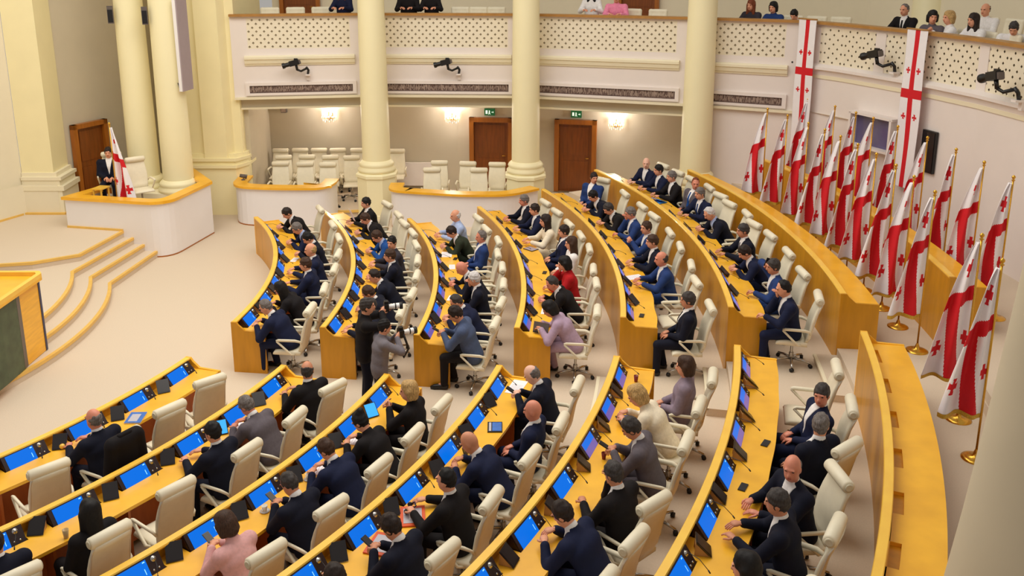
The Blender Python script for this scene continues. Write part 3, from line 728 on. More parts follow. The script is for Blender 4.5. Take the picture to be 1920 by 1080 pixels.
def body(pn, fem=False):
    key = (pn, fem)
    if key in BODY: return BODY[key]
    p = POSES[pn]; stand = p.get('stand'); sw = .17 if fem else .205
    hz = .93 if stand else .53
    th = p['lean']; ax = np.array([math.sin(th), 0, math.cos(th)]); tw = p.get('twist', 0)
    hip = np.array([.0 if th > -.05 else .03, 0, hz]); chest = hip+ax*.30; nb = hip+ax*.50
    if th > .3: nb = nb+np.array([.03, 0, -.015])
    lat = rotz((0, 1, 0), tw)
    yw, pt = p['head']; f0 = rotz((math.cos(pt), 0, -math.sin(pt)), yw+tw); l0 = rotz((0, 1, 0), yw+tw); u0 = np.cross(f0, l0)
    nk = vn(ax*.6+np.array([.25*math.sin(max(th, 0))+.12, 0, .55])); hc = nb+nk*.072+u0*.104+f0*.022
    Mh = np.stack([f0, l0, u0])
    sh = {s: nb-ax*.07+lat*sw*s for s in (1, -1)}
    wr = {}
    for s, kk in ((1, 'wl'), (-1, 'wr')):
        w = p[kk]
        if w == 'face': w = hc+f0*.12-u0*.115-l0*.03
        elif w == 'ear': w = hc-l0*.125-u0*.06+f0*.06
        wr[s] = np.array(w, float)
    el = {}
    for s in (1, -1):
        el[s], wr[s] = ik(sh[s], wr[s], .285, .262, (-.5, s*.8, -.75))
    if stand:
        kn = {s: np.array([.03, s*.10, .49]) for s in (1, -1)}; an = {s: np.array([-.01, s*.11, .09]) for s in (1, -1)}
        hp = {s: hip+np.array([0, s*.085, -.03]) for s in (1, -1)}
    else:
        kn = {s: np.array([.40, s*.13, .50]) for s in (1, -1)}; an = {s: np.array([.36+.05*s, s*.13, .09]) for s in (1, -1)}
        hp = {s: hip+np.array([0, s*.085, 0]) for s in (1, -1)}
    pts = np.array([hip, nb, hc, hc+u0*.16]+list(el.values())+list(wr.values())+list(kn.values())+list(an.values()))
    lo = pts.min(0)-.16; hi = pts.max(0)+.17; lo[2] = max(lo[2], .0)
    # --- body (skin), one continuous surface
    F = Field(lo, hi, .0125)
    F.cap(hip, chest, .07, .07); F.cap(chest, nb, .07, .05)
    for s in (1, -1):
        F.cap(nb-ax*.07, sh[s], .05, .04); F.cap(sh[s], el[s], .036, .03); F.cap(el[s], wr[s], .032, .025)
        F.cap(hp[s], kn[s], .055, .042); F.cap(kn[s], an[s], .042, .03); F.cap(an[s], an[s]+np.array([.12, 0, -.045]), .03, .025)
    F.cap(nb-ax*.04, hc-u0*.05-f0*.015, .060, .056, .03)
    F.ell(hc+u0*.015-f0*.008, (.100, .078, .112), Mh, .02); F.ell(hc-u0*.06+f0*.025, (.072, .060, .066), Mh, .03)
    F.cap(hc+f0*.092+u0*.01, hc+f0*.108-u0*.028, .011, .018, .012)
    for s in (1, -1):
        F.ell(hc+l0*.078*s-f0*.01-u0*.012, (.022, .010, .034), Mh, .006)
        F.ell(hc+l0*.034*s+f0*.092+u0*.032, (.012, .028, .008), Mh, .012)
    V, Q = F.mesh(); mb = MB(); mb.add(V, Q, 0, True)
    for s in (1, -1):
        d = vn(wr[s]-el[s]); n = np.array([0, 0, 1.0])
        w = p['wl' if s > 0 else 'wr']
        if isinstance(w, str): d = vn(d*.4+u0*.9); n = -f0 if w == 'face' else -l0*1.0
        elif stand: d = vn(np.array([.8, -.35*s, .45])); n = np.array([0, s*.8, .3])
        elif pn == 'clasp': d = vn((.5, -.5*s, .6)); n = np.array([.3, s*.9, .2])
        elif pn.startswith('back'): d = vn((.75, -.3*s, -.25))
        else: d = vn((d[0], d[1]-.12*s, min(d[2], -.02)*.25))
        hand(mb, wr[s], d, n, p['curl'], s > 0)
    me_b = mb.mesh('body', 'skin')
    # --- jacket
    def torso(F, g):
        q = .61 if not fem else .70
        F.cap(hip-ax*.02+(0 if stand else np.array([-.02, 0, 0])), hip+ax*.14, .132+g, .126+g, .03, lat, q)
        F.cap(hip+ax*.14, chest+ax*.03, .126+g, .136+g, .03, lat, q)
        F.cap(chest+ax*.03, nb-ax*.09, .136+g, .106+g, .03, lat, q)
        F.cap(nb-ax*.085+lat*sw*.55, nb-ax*.085-lat*sw*.55, .085+g, .085+g, .03)
        F.cap(nb-ax*.05, nb+nk*.024, .080+g, .067+g, .03)
        if stand: F.cap(hip, hip-np.array([0, 0, .10]), .122+g, .125+g, .03, lat, q)
    F = Field(lo, hi, .014); torso(F, 0)
    for s in (1, -1):
        F.cap(nb-ax*.085+lat*s*sw*.6, sh[s], .083, .078, .03)
        F.cap(sh[s], el[s], .077, .063, .03); F.cap(el[s], wr[s]-vn(wr[s]-el[s])*.035, .062, .044, .02)
        F.cap(wr[s]-vn(wr[s]-el[s])*.05, wr[s]-vn(wr[s]-el[s])*.03, .045, .045, .004)
    me_j = np_mesh('jacket', *F.mesh(), 'cloth_navy')
    # --- shirt front, collar and cuffs
    F = Field(np.minimum(hip, nb)-.24, np.maximum(hip, nb)+.24, .0085); torso(F, .005)
    X, Y, Z = np.meshgrid(*F.ax, indexing='ij'); fw = rotz((math.cos(th), 0, -math.sin(th)), tw)
    rel = [X-hip[0], Y-hip[1], Z-hip[2]]
    al = rel[0]*ax[0]+rel[1]*ax[1]+rel[2]*ax[2]; sd = np.abs(rel[0]*lat[0]+rel[1]*lat[1]+rel[2]*lat[2]); ff = rel[0]*fw[0]+rel[1]*fw[1]+rel[2]*fw[2]
    wedge = np.maximum(sd-np.clip((al-.13)*.20, 0, .075), np.maximum(.02-ff, .13-al))
    base = F.d.copy()
    F.d = np.maximum(base, wedge).astype(np.float32)
    F.cap(nb-ax*.02, nb+nk*.038, .066, .0645, .0)
    me_s = np_mesh('shirt', *F.mesh(), 'cloth_white')
    cuffs = []
    for s in (1, -1):
        d = vn(wr[s]-el[s]); cuffs.append(MB().tube([wr[s]-d*.045, wr[s]-d*.012], [.034, .036], 10).mesh('cuff', 'cloth_white'))
    F.d = np.maximum(base-.007, np.maximum(sd-np.clip(.036-(al-.14)*.05, .012, .036), np.maximum(.03-ff, np.maximum(.14-al, al-.47)))).astype(np.float32)
    me_t = np_mesh('necktie', *F.mesh(), 'cloth_navy')
    # --- trousers, shoes
    F = Field(lo, np.array([hi[0], hi[1], hz+.14]), .015)
    F.cap(hip+np.array([0, .05, -.01]), hip-np.array([0, .05, .01]), .105, .105)
    for s in (1, -1):
        F.cap(hp[s], kn[s], .100, .072, .03); F.cap(kn[s], an[s]+np.array([0, 0, .0]), .066, .055, .02)
    me_p = np_mesh('trousers', *F.mesh(), 'cloth_navy')
    shoes = []
    for s in (1, -1):
        a = an[s]; m = MB()
        m.tube([a+np.array([-.06, 0, -.05]), a+np.array([-.03, 0, -.045]), a+np.array([.06, .0, -.045]), a+np.array([.15, s*.01, -.055]), a+np.array([.205, s*.015, -.062])], [.028, .044, .044, .040, .02], 10, sq=1.0)
        shoes.append(m.mesh('shoe', 'black_plastic'))
    # --- face details
    m = MB()
    me_e = [MB().ball(hc+l0*.034*s+f0*.090+u0*.018, (.009, .014, .008), 8, M=Matrix(Mh.T.tolist())).mesh('eye', 'eye') for s in (1, -1)]
    m = MB().ball(hc+f0*.096-u0*.058, (.008, .025, .008), 8, M=Matrix(Mh.T.tolist())); me_m = m.mesh('mouth', 'lips')
    BODY[key] = dict(body=me_b, jacket=me_j, shirt=me_s, tie=me_t, trousers=me_p, shoes=shoes, cuffs=cuffs, eyes=me_e, mouth=me_m, hc=hc, Mh=Mh, f0=f0, l0=l0, u0=u0, wr=wr, hair={}, nb=nb)
    return BODY[key]
def hair(B, style):
    if style in B['hair']: return B['hair'][style]
    hc, Mh, f0, l0, u0 = B['hc'], B['Mh'], B['f0'], B['l0'], B['u0']
    F = Field(hc-(.20 if style != 'long' else .34), hc+.21, .0105)
    tk = .0 if style in ('fringe', 'receding') else .002
    F.ell(hc+u0*.017-f0*.010, (.106+tk, .084+tk, .118+tk), Mh, 0)
    X, Y, Z = np.meshgrid(*F.ax, indexing='ij'); r = [X-hc[0], Y-hc[1], Z-hc[2]]
    a = r[0]*f0[0]+r[1]*f0[1]+r[2]*f0[2]; u = r[0]*u0[0]+r[1]*u0[1]+r[2]*u0[2]
    if style == 'fringe': cut = np.maximum(np.maximum(u-.03+a*.4, a+.012), -(u+.085))
    elif style == 'receding': cut = np.maximum(-(u*.35-a*.94+.012), -(u+.105))
    else: cut = np.maximum(-(u*.60-a*.80+.036), -(u+.105))
    wob = .005*np.sin(X*90+1)*np.sin(Y*80)+.004*np.sin(Z*120+Y*60)
    F.d = np.maximum(F.d+wob*.7, cut+wob*1.4).astype(np.float32)
    if style == 'long':
        dn = vn(-u0*.6+np.array([0, 0, -.8])); F.cap(hc-f0*.03-u0*.0, hc-f0*.055+dn*.22, .085, .07, .03, l0, .8)
        for s in (1, -1): F.cap(hc+l0*.075*s-f0*.005, hc+l0*.085*s+f0*.01+dn*.20, .035, .03, .03)
        F.cap(hc+u0*.085, hc-f0*.05+u0*.06, .055, .07, .03, l0, .8)
    if style == 'bob':
        for s in (1, -1): F.cap(hc+l0*.08*s-f0*.02+u0*.02, hc+l0*.08*s-f0*.02-u0*.075, .04, .035, .03)
        F.cap(hc-f0*.06, hc-f0*.06-u0*.08, .075, .06, .03, l0, .8); F.cap(hc+u0*.09+f0*.02, hc-f0*.05+u0*.07, .055, .07, .03, l0, .8)
    if style == 'bun': F.cap(hc-f0*.075+u0*.10, hc-f0*.085+u0*.11, .05, .045, .02)
    B['hair'][style] = np_mesh('hair', *F.mesh(), 'hair_black'); return B['hair'][style]
NPEOPLE = [0]
def person(loc, rz, pn, label, suit='navy', shirt='white', tie=None, hairs='short', hc='darkbrown', skin='skin', fem=False, scale=1.04, legs=None, group=None, lower=True, jacketname='jacket'):
    B = body(pn, fem); t = thing('person', label, 'person', loc, rz, group)
    t.scale = (scale,)*3
    o = link('body', B['body'], t); omat(o, skin)
    [link('eye', e, o) for e in B['eyes']]; link('mouth', B['mouth'], o)
    if hairs != 'bald': omat(link('hair', hair(B, hairs), t), 'hair_'+hc)
    omat(link(jacketname, B['jacket'], t), 'cloth_'+suit)
    if shirt:
        omat(link('shirt', B['shirt'], t), 'cloth_'+shirt)
        for c in B['cuffs']: omat(link('cuff', c, t), 'cloth_'+shirt)
    if tie: omat(link('necktie', B['tie'], t), 'cloth_'+tie)
    if lower:
        omat(link('trousers', B['trousers'], t), 'cloth_'+(legs or suit))
        for s in B['shoes']: link('shoe', s, t)
    NPEOPLE[0] += 1
    return t, B

# ------------------------------------------------------------------ who sits where: (arc position of the head, pose, look ...)
def P(s, pn, desc, **k): return (s, pn, desc, k)
SEATS = {
('A', 1): [P(-1.15, 'work', 'balding grey man in navy suit bent over his desk', hairs='receding', hc='grey', suit='navy'),
 P(-.34, 'work', 'woman with long black hair in black clothes', hairs='long', hc='black', suit='black', shirt=None, fem=True),
 P(.62, 'desk', 'brown-haired man in navy suit and white shirt', hc='brown', suit='navy', tie=None),
 P(1.42, 'desk', 'bald man in blue suit partly hidden by his neighbour', hairs='fringe', hc='blonde', suit='navy'),
 P(2.30, 'phone', 'black-haired man in dark suit looking down', hc='black', suit='darknavy'),
 P(3.20, 'work', 'grey-haired man in navy suit with a blue shirt', hc='grey', suit='navy', shirt='lightblue'),
 P(4.42, 'work', 'dark-haired man in black suit at the far end', hc='darkbrown', suit='black')],
('A', 2): [P(-1.30, 'desk_l', 'grey-haired man in dark suit behind the standing photographers', hc='darkgrey', suit='darknavy'),
 P(-.52, 'work', 'brown-haired man in black suit leaning low over the desk', hc='brown', suit='darknavy', skin='skin_tan'),
 P(.30, 'work', 'balding man in dark navy suit with a red tie', hairs='receding', hc='darkbrown', suit='darknavy', tie='red'),
 P(1.10, 'desk', 'brown-haired man in dark navy suit, hands on the desk', hc='brown', suit='darknavy'),
 P(1.90, 'desk_l', 'black-haired man in charcoal suit turned to his neighbour', hc='black', suit='darkgrey'),
 P(2.66, 'work', 'man in bright blue suit leaning on the desk', hc='brown', suit='brightblue', shirt='lightblue'),
 P(3.98, 'work', 'brown-haired man in black suit and open white collar', hc='brown', suit='black'),
 P(4.84, 'desk', 'dark-haired man in black suit holding up a white paper', hc='black', suit='black')],
('A', 3): [P(-1.72, 'phone', 'heavy brown-haired man in slate blue jacket using a phone', hc='darkbrown', suit='slate', shirt=None, legs='black', scale=1.10, skin='skin_tan'),
 P(-.90, 'work', 'man with shaved head in navy suit leaning forward', hairs='receding', hc='darkgrey', suit='navy'),
 P(-.10, 'chin', 'white-haired man in dark suit with hand on chin', hc='white', suit='darknavy'),
 P(.72, 'work', 'bald man in dark navy suit hunched over papers', hairs='bald', suit='darknavy', skin='skin_red'),
 P(2.20, 'back', 'balding man in blue suit leaning back in his chair', hairs='receding', hc='grey', suit='blue', skin='skin_red'),
 P(2.95, 'work', 'dark-haired man in dark green jacket leaning on the desk', hc='darkbrown', suit='green'),
 P(3.75, 'desk', 'bald man in light blue shirt at the far end', hairs='fringe', hc='white', suit='lightblue', shirt=None, legs='navy')],
('A', 4): [P(-1.72, 'work', 'black-haired woman in lilac jacket at the aisle', hairs='bob', hc='black', suit='lilac', shirt=None, fem=True, skin='skin_tan'),
 P(-.55, 'work', 'balding man in black jacket and open white collar', hairs='receding', hc='darkgrey', suit='black', skin='skin_red'),
 P(.15, 'chin', 'black-haired woman in red top', hairs='bob', hc='black', suit='red', shirt=None, fem=True),
 P(1.25, 'back', 'brown-haired woman in white blouse', hairs='long', hc='brown', suit='white', shirt=None, fem=True, legs='black'),
 P(2.00, 'back', 'dark-haired man in navy suit and dark tie', hc='darkbrown', suit='navy', tie='darknavy'),
 P(2.76, 'desk', 'woman with long dark hair in cream dress', hairs='long', hc='darkbrown', suit='cream', shirt=None, fem=True, legs='cream'),
 P(3.60, 'desk', 'dark-haired man in navy suit, hands on the desk', hc='darkbrown', suit='navy'),
 P(4.36, 'desk', 'grey-haired man in dark navy suit at the far end', hc='grey', suit='darknavy', skin='skin_red')],
('A', 5): [P(-2.15, 'back', 'grey-haired man in dark navy suit sitting at the aisle', hc='darkgrey', suit='darknavy', tie='black', skin='skin_tan'),
 P(-.30, 'desk', 'bald man in blue suit sitting upright with a white paper', hairs='fringe', hc='darkgrey', suit='blue', skin='skin_red'),
 P(.66, 'desk', 'brown-haired man in dark suit, hands on the desk', hc='brown', suit='darknavy'),
 P(1.48, 'clasp', 'brown-haired man in blue suit with raised clasped hands', hc='brown', suit='blue'),
 P(2.50, 'chin', 'grey-haired man in blue suit resting his chin on his hand', hc='grey', suit='blue', skin='skin_red'),
 P(3.25, 'work', 'grey-haired man in black suit looking down', hc='darkgrey', suit='black'),
 P(4.30, 'work', 'black-haired man in dark navy suit looking down', hc='black', suit='darknavy'),
 P(5.40, 'back_l', 'man in blue suit and white shirt facing the viewer', hc='darkbrown', suit='blue')],
('A', 6): [P(-2.30, 'chin', 'man with receding dark hair in navy suit covering his mouth', hairs='receding', hc='black', suit='navy', skin='skin'),
 P(-1.34, 'ear', 'grey-haired man in blue suit with phone at his ear', hc='darkgrey', suit='blue', skin='skin_tan'),
 P(-.36, 'work', 'dark-haired man in navy suit bent over the desk', hc='darkbrown', suit='navy'),
 P(.58, 'desk', 'dark-grey-haired man in dark suit sitting upright', hc='darkgrey', suit='darknavy', skin='skin_tan', tie='grey'),
 P(1.95, 'work', 'white-haired man in dark suit leaning forward, light blue shirt', hairs='receding', hc='white', suit='darknavy', shirt='lightblue', scale=1.06),
 P(3.20, 'desk', 'grey-haired man in navy suit with a blue tie', hc='grey', suit='navy', tie='blue'),
 P(3.95, 'back_l', 'man in grey suit and blue tie with a blue folder', hairs='receding', hc='red', suit='grey', tie='brightblue', skin='skin_red'),
 P(4.65, 'desk', 'grey-haired man in black suit', hc='grey', suit='black'),
 P(5.30, 'desk', 'black-haired man in navy suit', hc='black', suit='navy'),
 P(6.02, 'desk_l', 'bald white-haired man in navy suit at the far end', hairs='fringe', hc='white', suit='navy', skin='skin_pale')],
('B', 1): [P(-5.02, 'desk', 'bald man sitting in front of a hung black jacket', hairs='fringe', hc='grey', suit='darknavy', skin='skin_red')],
('B', 2): [P(-3.66, 'desk_r', 'bald man in black suit at the aisle', hairs='fringe', hc='darkgrey', suit='black', skin='skin_tan'),
 P(-4.56, 'work', 'grey-haired man in grey suit bent over the desk', hc='grey', suit='grey', skin='skin_red'),
 P(-5.34, 'desk', 'black-haired man in black suit', hc='black', suit='darknavy'),
 P(-7.02, 'back', 'woman with long dark hair', hairs='long', hc='black', suit='black', shirt=None, fem=True),
 P(-7.80, 'desk', 'balding man in navy suit at the lower left corner', hairs='receding', hc='darkbrown', suit='darknavy', skin='skin_tan')],
('B', 3): [P(-4.24, 'clasp', 'woman with short blonde hair in black jacket, hands raised', hairs='bob', hc='blonde', suit='black', shirt=None, fem=True),
 P(-5.00, 'work', 'woman with black bun in black clothes', hairs='bun', hc='black', suit='black', shirt=None, fem=True),
 P(-5.70, 'work', 'brown-haired man in navy suit reading a paper', hc='brown', suit='navy'),
 P(-6.50, 'phone', 'bald man in dark suit looking at his phone', hairs='receding', hc='darkgrey', suit='darknavy', skin='skin_tan'),
 P(-7.34, 'phone', 'brown-haired woman in pink top holding a phone', hairs='bob', hc='brown', suit='pink', shirt=None, fem=True),
 P(-8.85, 'desk', 'blonde woman at the bottom edge', hairs='bob', hc='blonde', suit='darknavy', shirt=None, fem=True)],
('B', 4): [P(-4.12, 'phone', 'bald grey man in black suit at the aisle holding a phone', hairs='fringe', hc='grey', suit='darknavy', skin='skin_pale'),
 P(-5.08, 'back', 'bald red-faced man in navy suit leaning back', hairs='bald', suit='navy', skin='skin_red'),
 P(-5.84, 'work', 'bald man in navy suit leaning over a tablet', hairs='bald', suit='navy', skin='skin_tan'),
 P(-6.74, 'desk', 'black-haired man in black suit with hand on the desk', hairs='receding', hc='black', suit='black'),
 P(-7.60, 'phone', 'dark brown-haired man in dark navy suit with a phone', hairs='short', hc='darkbrown', suit='darknavy', skin='skin_tan'),
 P(-8.46, 'desk', 'dark-haired man at the bottom edge', hc='darkbrown', suit='black')],
('B', 5): [P(-4.40, 'back', 'brown-haired woman in grey lilac jacket at the aisle', hairs='bob', hc='brown', suit='mauve', shirt=None, fem=True),
 P(-5.16, 'work', 'blonde woman in cream jacket', hairs='bob', hc='blonde', suit='cream', shirt=None, fem=True),
 P(-6.00, 'phone', 'man with greying dark hair in grey suit holding a phone', hc='darkgrey', suit='grey', skin='skin_tan'),
 P(-7.06, 'chin', 'dark-grey-haired man in black suit with hand on chin', hc='darkgrey', suit='black', skin='skin_tan'),
 P(-7.74, 'work', 'brown-haired man in navy blue suit typing on a phone', hc='darkbrown', suit='navy', skin='skin')],
('B', 6): [P(-5.62, 'back_l', 'grey-haired man in navy suit reclining', hc='darkgrey', suit='navy', skin='skin_red'),
 P(-6.36, 'back_r', 'man with short greying hair in dark suit', hc='grey', suit='darknavy'),
 P(-7.22, 'desk_l', 'balding grey man in dark suit turned to his neighbour', hairs='fringe', hc='grey', suit='darknavy', skin='skin_red'),
 P(-7.92, 'desk', 'dark-grey-haired man in navy suit, hands on the desk', hc='darkgrey', suit='darknavy', shirt='white', skin='skin_tan'),
 P(-8.95, 'desk', 'person with black hair and an earring at the bottom edge', hairs='bob', hc='black', suit='darknavy', shirt=None, fem=True)],
}
EMPTY = {('A', 1): [], ('A', 2): [3.32], ('A', 3): [1.46], ('A', 4): [], ('A', 5): [-1.14], ('A', 6): [1.22, 2.62],
 ('B', 1): [-3.45, -4.27, -5.76], ('B', 2): [-6.18], ('B', 3): [-8.10], ('B', 5): [-8.42], ('B', 6): [-4.70]}
BLK = {'A': 'far', 'B': 'near'}
RC = {'work': .30, 'phone': .24, 'desk': .10, 'desk_l': .08, 'desk_r': .08, 'back': -.05, 'back_l': -.05, 'back_r': -.05, 'chin': .10, 'ear': .08, 'clasp': .06}
PEOPLE = {}
TWIST = {('B', 6, 1): .12, ('B', 6, 2): -.45, ('B', 6, 3): .42, ('B', 2, 0): -.2, ('A', 5, 8): .3, ('A', 6, 7): .25, ('B', 5, 3): -.25}
def short(d, row):
    w = d.replace(',', '').split(); n = len(row.split())
    assert len(w)+n <= 16, d
    return d+', '+row
for (blk, i), L in SEATS.items():
    al = [(q[0], q) for q in L]+[(s, None) for s in EMPTY.get((blk, i), [])]
    al.sort(key=lambda a: a[0] if blk == 'A' else -a[0])
    for k, (s, q) in enumerate(al):
        row = '%s %s row' % (ORD[i], BLK[blk])
        if q is None:
            dr, tw = .90+random.uniform(-.03, .06), random.uniform(-.25, .25)
            if (blk, i, k) == ('B', 1, 0): tw = -.45; dr = .85
            chair(at(i, s, dr, FL[i]), face(i, s)+tw, 'empty cream swivel chair, %s from the aisle in the %s' % (ORD[k+1], row), 'cream swivel chairs'); continue
        pn, desc, kw = q[1], q[2], q[3]
        dr = .93 if pn not in ('back', 'back_l', 'back_r') else 1.0
        dr += random.uniform(-.02, .03)
        tw = random.uniform(-.06, .06)+TWIST.get((blk, i, k), 0)
        loc = at(i, s, dr, FL[i])
        t, B = person((loc[0], loc[1], loc[2]+.0), face(i, s)+tw, pn, short(desc, row), **kw)
        PEOPLE[(blk, i, k)] = (t, B)
        chair(at(i, s, dr+.035, FL[i]), face(i, s)+random.uniform(-.12, .12)+1.3*TWIST.get((blk, i, k), 0), 'occupied cream swivel chair, %s from the aisle in the %s' % (ORD[k+1], row), 'cream swivel chairs')

# ------------------------------------------------------------------ desk consoles (sloped screen and microphone) and tablets
def make_console(lilac=False):
    t = thing('desk_console', 'x', 'console')
    w = .28
    MB().prism([(-.0625, -.03), (.085, -.03), (.085, .142), (.0625, .142)], -w, w, axis='y').build('housing', 'tray_dark', t)
    ang = math.atan2(.172, .125); M = Matrix.Rotation(-ang, 3, 'Y'); c = Vector((0, 0, .056))
    nrm = Vector((-math.sin(ang), 0, math.cos(ang)))
    MB().box(c+nrm*.007, (.212, 2*w-.01, .012), M=M).build('face_plate', 'tray_dark', t)
    sc = MB().box(c+nrm*.0155+Vector((0, .055, 0)), (.185, .345, .006), M=M).build('screen', 'screen_lilac_sheen' if lilac else 'screen_blue', t)
    up = M @ Vector((1, 0, 0))
    if lilac:
        MB().box(c+nrm*.0165+up*.05+Vector((0, .055, 0)), (.084, .340, .006), M=M).build('screen_blue_zone', 'screen_blue', sc)  # upper area kept blue, above the painted lilac reflection
    else:
        MB().box(c+nrm*.0170+up*.075+Vector((0, -.09, 0)), (.012, .026, .006), M=M).build('screen_emblem', 'screen_icon', sc)
        MB().box(c+nrm*.0170-up*.02+Vector((0, -.075, 0)), (.06, .007, .006), M=M).build('screen_emblem', 'screen_icon', sc)
    mc = MB().tube([c+nrm*.012+up*.06+Vector((0, -.20, 0)), c+nrm*.06+up*.05+Vector((0, -.19, 0)), c+nrm*.14-up*.01+Vector((0, -.15, 0)), c+nrm*.20-up*.10+Vector((0, -.09, 0))], .0035, 6).build('microphone', 'black_plastic', t)
    MB().tube([c+nrm*.20-up*.10+Vector((0, -.09, 0)), c+nrm*.208-up*.13+Vector((0, -.078, 0))], .007, 8).build('capsule', 'black_plastic', mc)
    MB().lathe([(.0, .012), (.022, .012), (.022, .0), (.03, -.004)], c+nrm*.018+up*.06+Vector((0, -.20, 0)), 12, M=M).build('microphone_base', 'chrome', t)
    for k in (-1, 1): MB().lathe([(0, .006), (.010, .006), (.010, -.004)], c+nrm*.016-up*.045+Vector((0, -.19+.03*k, 0)), 10, M=M).build('button', 'chrome', t)
    return t
CON = {False: make_console(False), True: make_console(True)}; CUSED = set()
TAB0 = thing('tablet', 'x', 'tablet')
Mt = Matrix.Rotation(-.80, 3, 'Y')
MB().box((0, 0, .080), (.010, .170, .205), M=Mt.inverted()).build('slab', 'tablet_black', TAB0)
MB().box(Vector((0, 0, .080))+(Mt.inverted() @ Vector((-.0065, 0, 0))), (.003, .152, .185), M=Mt.inverted()).build('screen', 'tablet_black', TAB0)
MB().prism([(-.055, .002), (.085, .002), (.075, .128)], -.07, -.06, axis='y').prism([(-.055, .002), (.085, .002), (.075, .128)], .06, .07, axis='y').box((.07, 0, .05), (.012, .13, .09)).build('stand', 'stand_wood', TAB0)
TUSED = [0]
for (blk, i), (s0, d) in M0.items():
    n = NCON[(blk, i)]
    for k in range(n):
        s = s0+k*d; li = (i >= 5 and k < 3) or (blk == 'A' and i >= 3)
        lab = '%s desk screen with microphone, %s from the aisle in the %s %s row' % ('lilac and blue' if li else 'glowing blue', ORD[k+1], ORD[i], BLK[blk])
        loc = at(i, s+.05, .1375, FL[i]+.74); r = face(i, s+.05)
        if li not in CUSED: CUSED.add(li); o = CON[li]; o.location = loc; o.rotation_euler = (0, 0, r); o['label'] = lab; o['group'] = 'desk consoles'
        else: o = copy_tree(CON[li], loc, r, lab, 'desk consoles')
        if k < n-1 or blk == 'B':
            q = s+d*.5+.04; loc = at(i, q, .17+random.uniform(-.03, .05), FL[i]+.741); r = face(i, q)+(random.uniform(-.8, -.5) if blk == 'B' else random.uniform(-.5, -.1))
            if blk == 'B' and i >= 5: r = face(i, q)+random.uniform(.1, .4)
            lab = 'black tablet on a small stand after screen %s from the aisle, %s %s row' % ('ABCDEFGHIJ'[k], ORD[i], BLK[blk])
            lab = 'black tablet leaning on its stand, %s from the aisle in the %s %s row' % (ORD[k+1], ORD[i], BLK[blk])
            if TUSED[0] == 0: o = TAB0; o.location = loc; o.rotation_euler = (0, 0, r); o['label'] = lab; o['group'] = 'tablets on stands'
            else: o = copy_tree(TAB0, loc, r, lab, 'tablets on stands')
            TUSED[0] += 1
            if (blk, i, k) in (('B', 3, 0), ('B', 2, 1)):
                for ch in o.children:
                    if ch.name.startswith('screen'): omat(ch, 'tablet_screen')
                o['label'] = 'lit blue tablet on a stand, %s from the aisle in the %s near row' % (ORD[k+1], ORD[i])

# ------------------------------------------------------------------ things lying on the desks
def put(name, cat, blk, i, s, dr, label, parts, rz=0, dz=0):
    t = thing(name, label, cat, at(i, s, dr, FL[i]+.7415+dz), face(i, s)+rz)
    for nm, mb, m in parts: mb.build(nm, m, t)
    return t
def paper(blk, i, s, dr, label, rz=0, w=.21, l=.30, m='paper'):
    top = MB(); top.box((.004, .003, .0035), (l-.01, w-.01, .001))
    lines = MB()
    for k in range(7): lines.box((l*.36-k*.035, 0, .0045), (.006, w*.7, .0006))
    put('paper_sheet', 'paper', blk, i, s, dr, label, [('sheet', MB().box((0, 0, .0015), (l, w, .003)), m), ('upper_sheet', top, m), ('text_lines', lines, 'paper_grey')], rz)
def cup(blk, i, s, dr, label, m='cup_white', h=.075, r=.034):
    t = put('cup', 'cup', blk, i, s, dr, label, [('body', MB().lathe([(r*.7, 0), (r, h), (r*.93, h), (r*.66, .006), (0, .006)], n=18), m)])
    if m == 'cup_white':
        MB().tube([(0, r*.9, h*.75), (0, r*1.5, h*.7), (0, r*1.5, h*.35), (0, r*.8, h*.3)], .005, 6).build('handle', m, t); MB().lathe([(0, .0), (.05, .002), (.058, .008), (.0, .006)], n=18).build('saucer', m, t)
    else: MB().lathe([(r*.68, .0), (r*.72, .01), (.0, .01)], n=18).build('foot', m, t)
def phone(blk, i, s, dr, label, rz=0, dz=0):
    put('phone', 'phone', blk, i, s, dr, label, [('case', MB().box((0, 0, .005), (.15, .075, .009)), 'phone'), ('screen', MB().box((0, 0, .0098), (.138, .066, .001)), 'tablet_black')], rz, dz)
paper('B', 3, -4.82, .42, 'white sheet of paper under the hand of the woman with a bun', .2)
paper('B', 3, -5.56, .42, 'printed paper being read by the brown-haired man in navy suit', .3)
paper('B', 4, -3.66, .36, 'open white papers before the bald grey man at the aisle', 1.5, .21, .42)
paper('B', 2, -4.42, .40, 'white paper before the grey-haired man in grey suit', .4, .18, .24)
paper('A', 2, 3.80, .40, 'coloured printed sheet on the second far row', .3, m='paper_grey')
paper('A', 3, 2.66, .36, 'large white paper before the balding man in blue suit', 1.4, .22, .34)
paper('A', 3, 1.88, .38, 'white paper before the empty chair in the third far row', 1.5, .12, .28)
paper('A', 3, .20, .38, 'white printed stack before the white-haired man, third far row', 1.4, .22, .26)
paper('A', 4, -.84, .42, 'white paper beside the woman in lilac', 1.5, .14, .32)
paper('A', 5, .12, .36, 'white paper under the hands of the bald man in blue', .4)
paper('A', 1, 2.30, .40, 'white leaflets by the black-haired man in the first far row', 1.2, .12, .26)
cup('B', 3, -5.80, .34, 'white coffee cup before the bald man on his phone')
cup('B', 3, -6.52, .33, 'white coffee cup left of the bald man on his phone')
cup('B', 3, -7.02, .35, 'white coffee cup before the woman in pink')
cup('B', 4, -7.14, .34, 'white coffee cup behind the orange folder')
cup('B', 2, -7.05, .50, 'amber drinking glass on the second near row', 'cup_glass', .10)
cup('B', 5, -6.03, .36, 'dark red tea glass before the man in grey suit', 'cup_red', .08, .03)
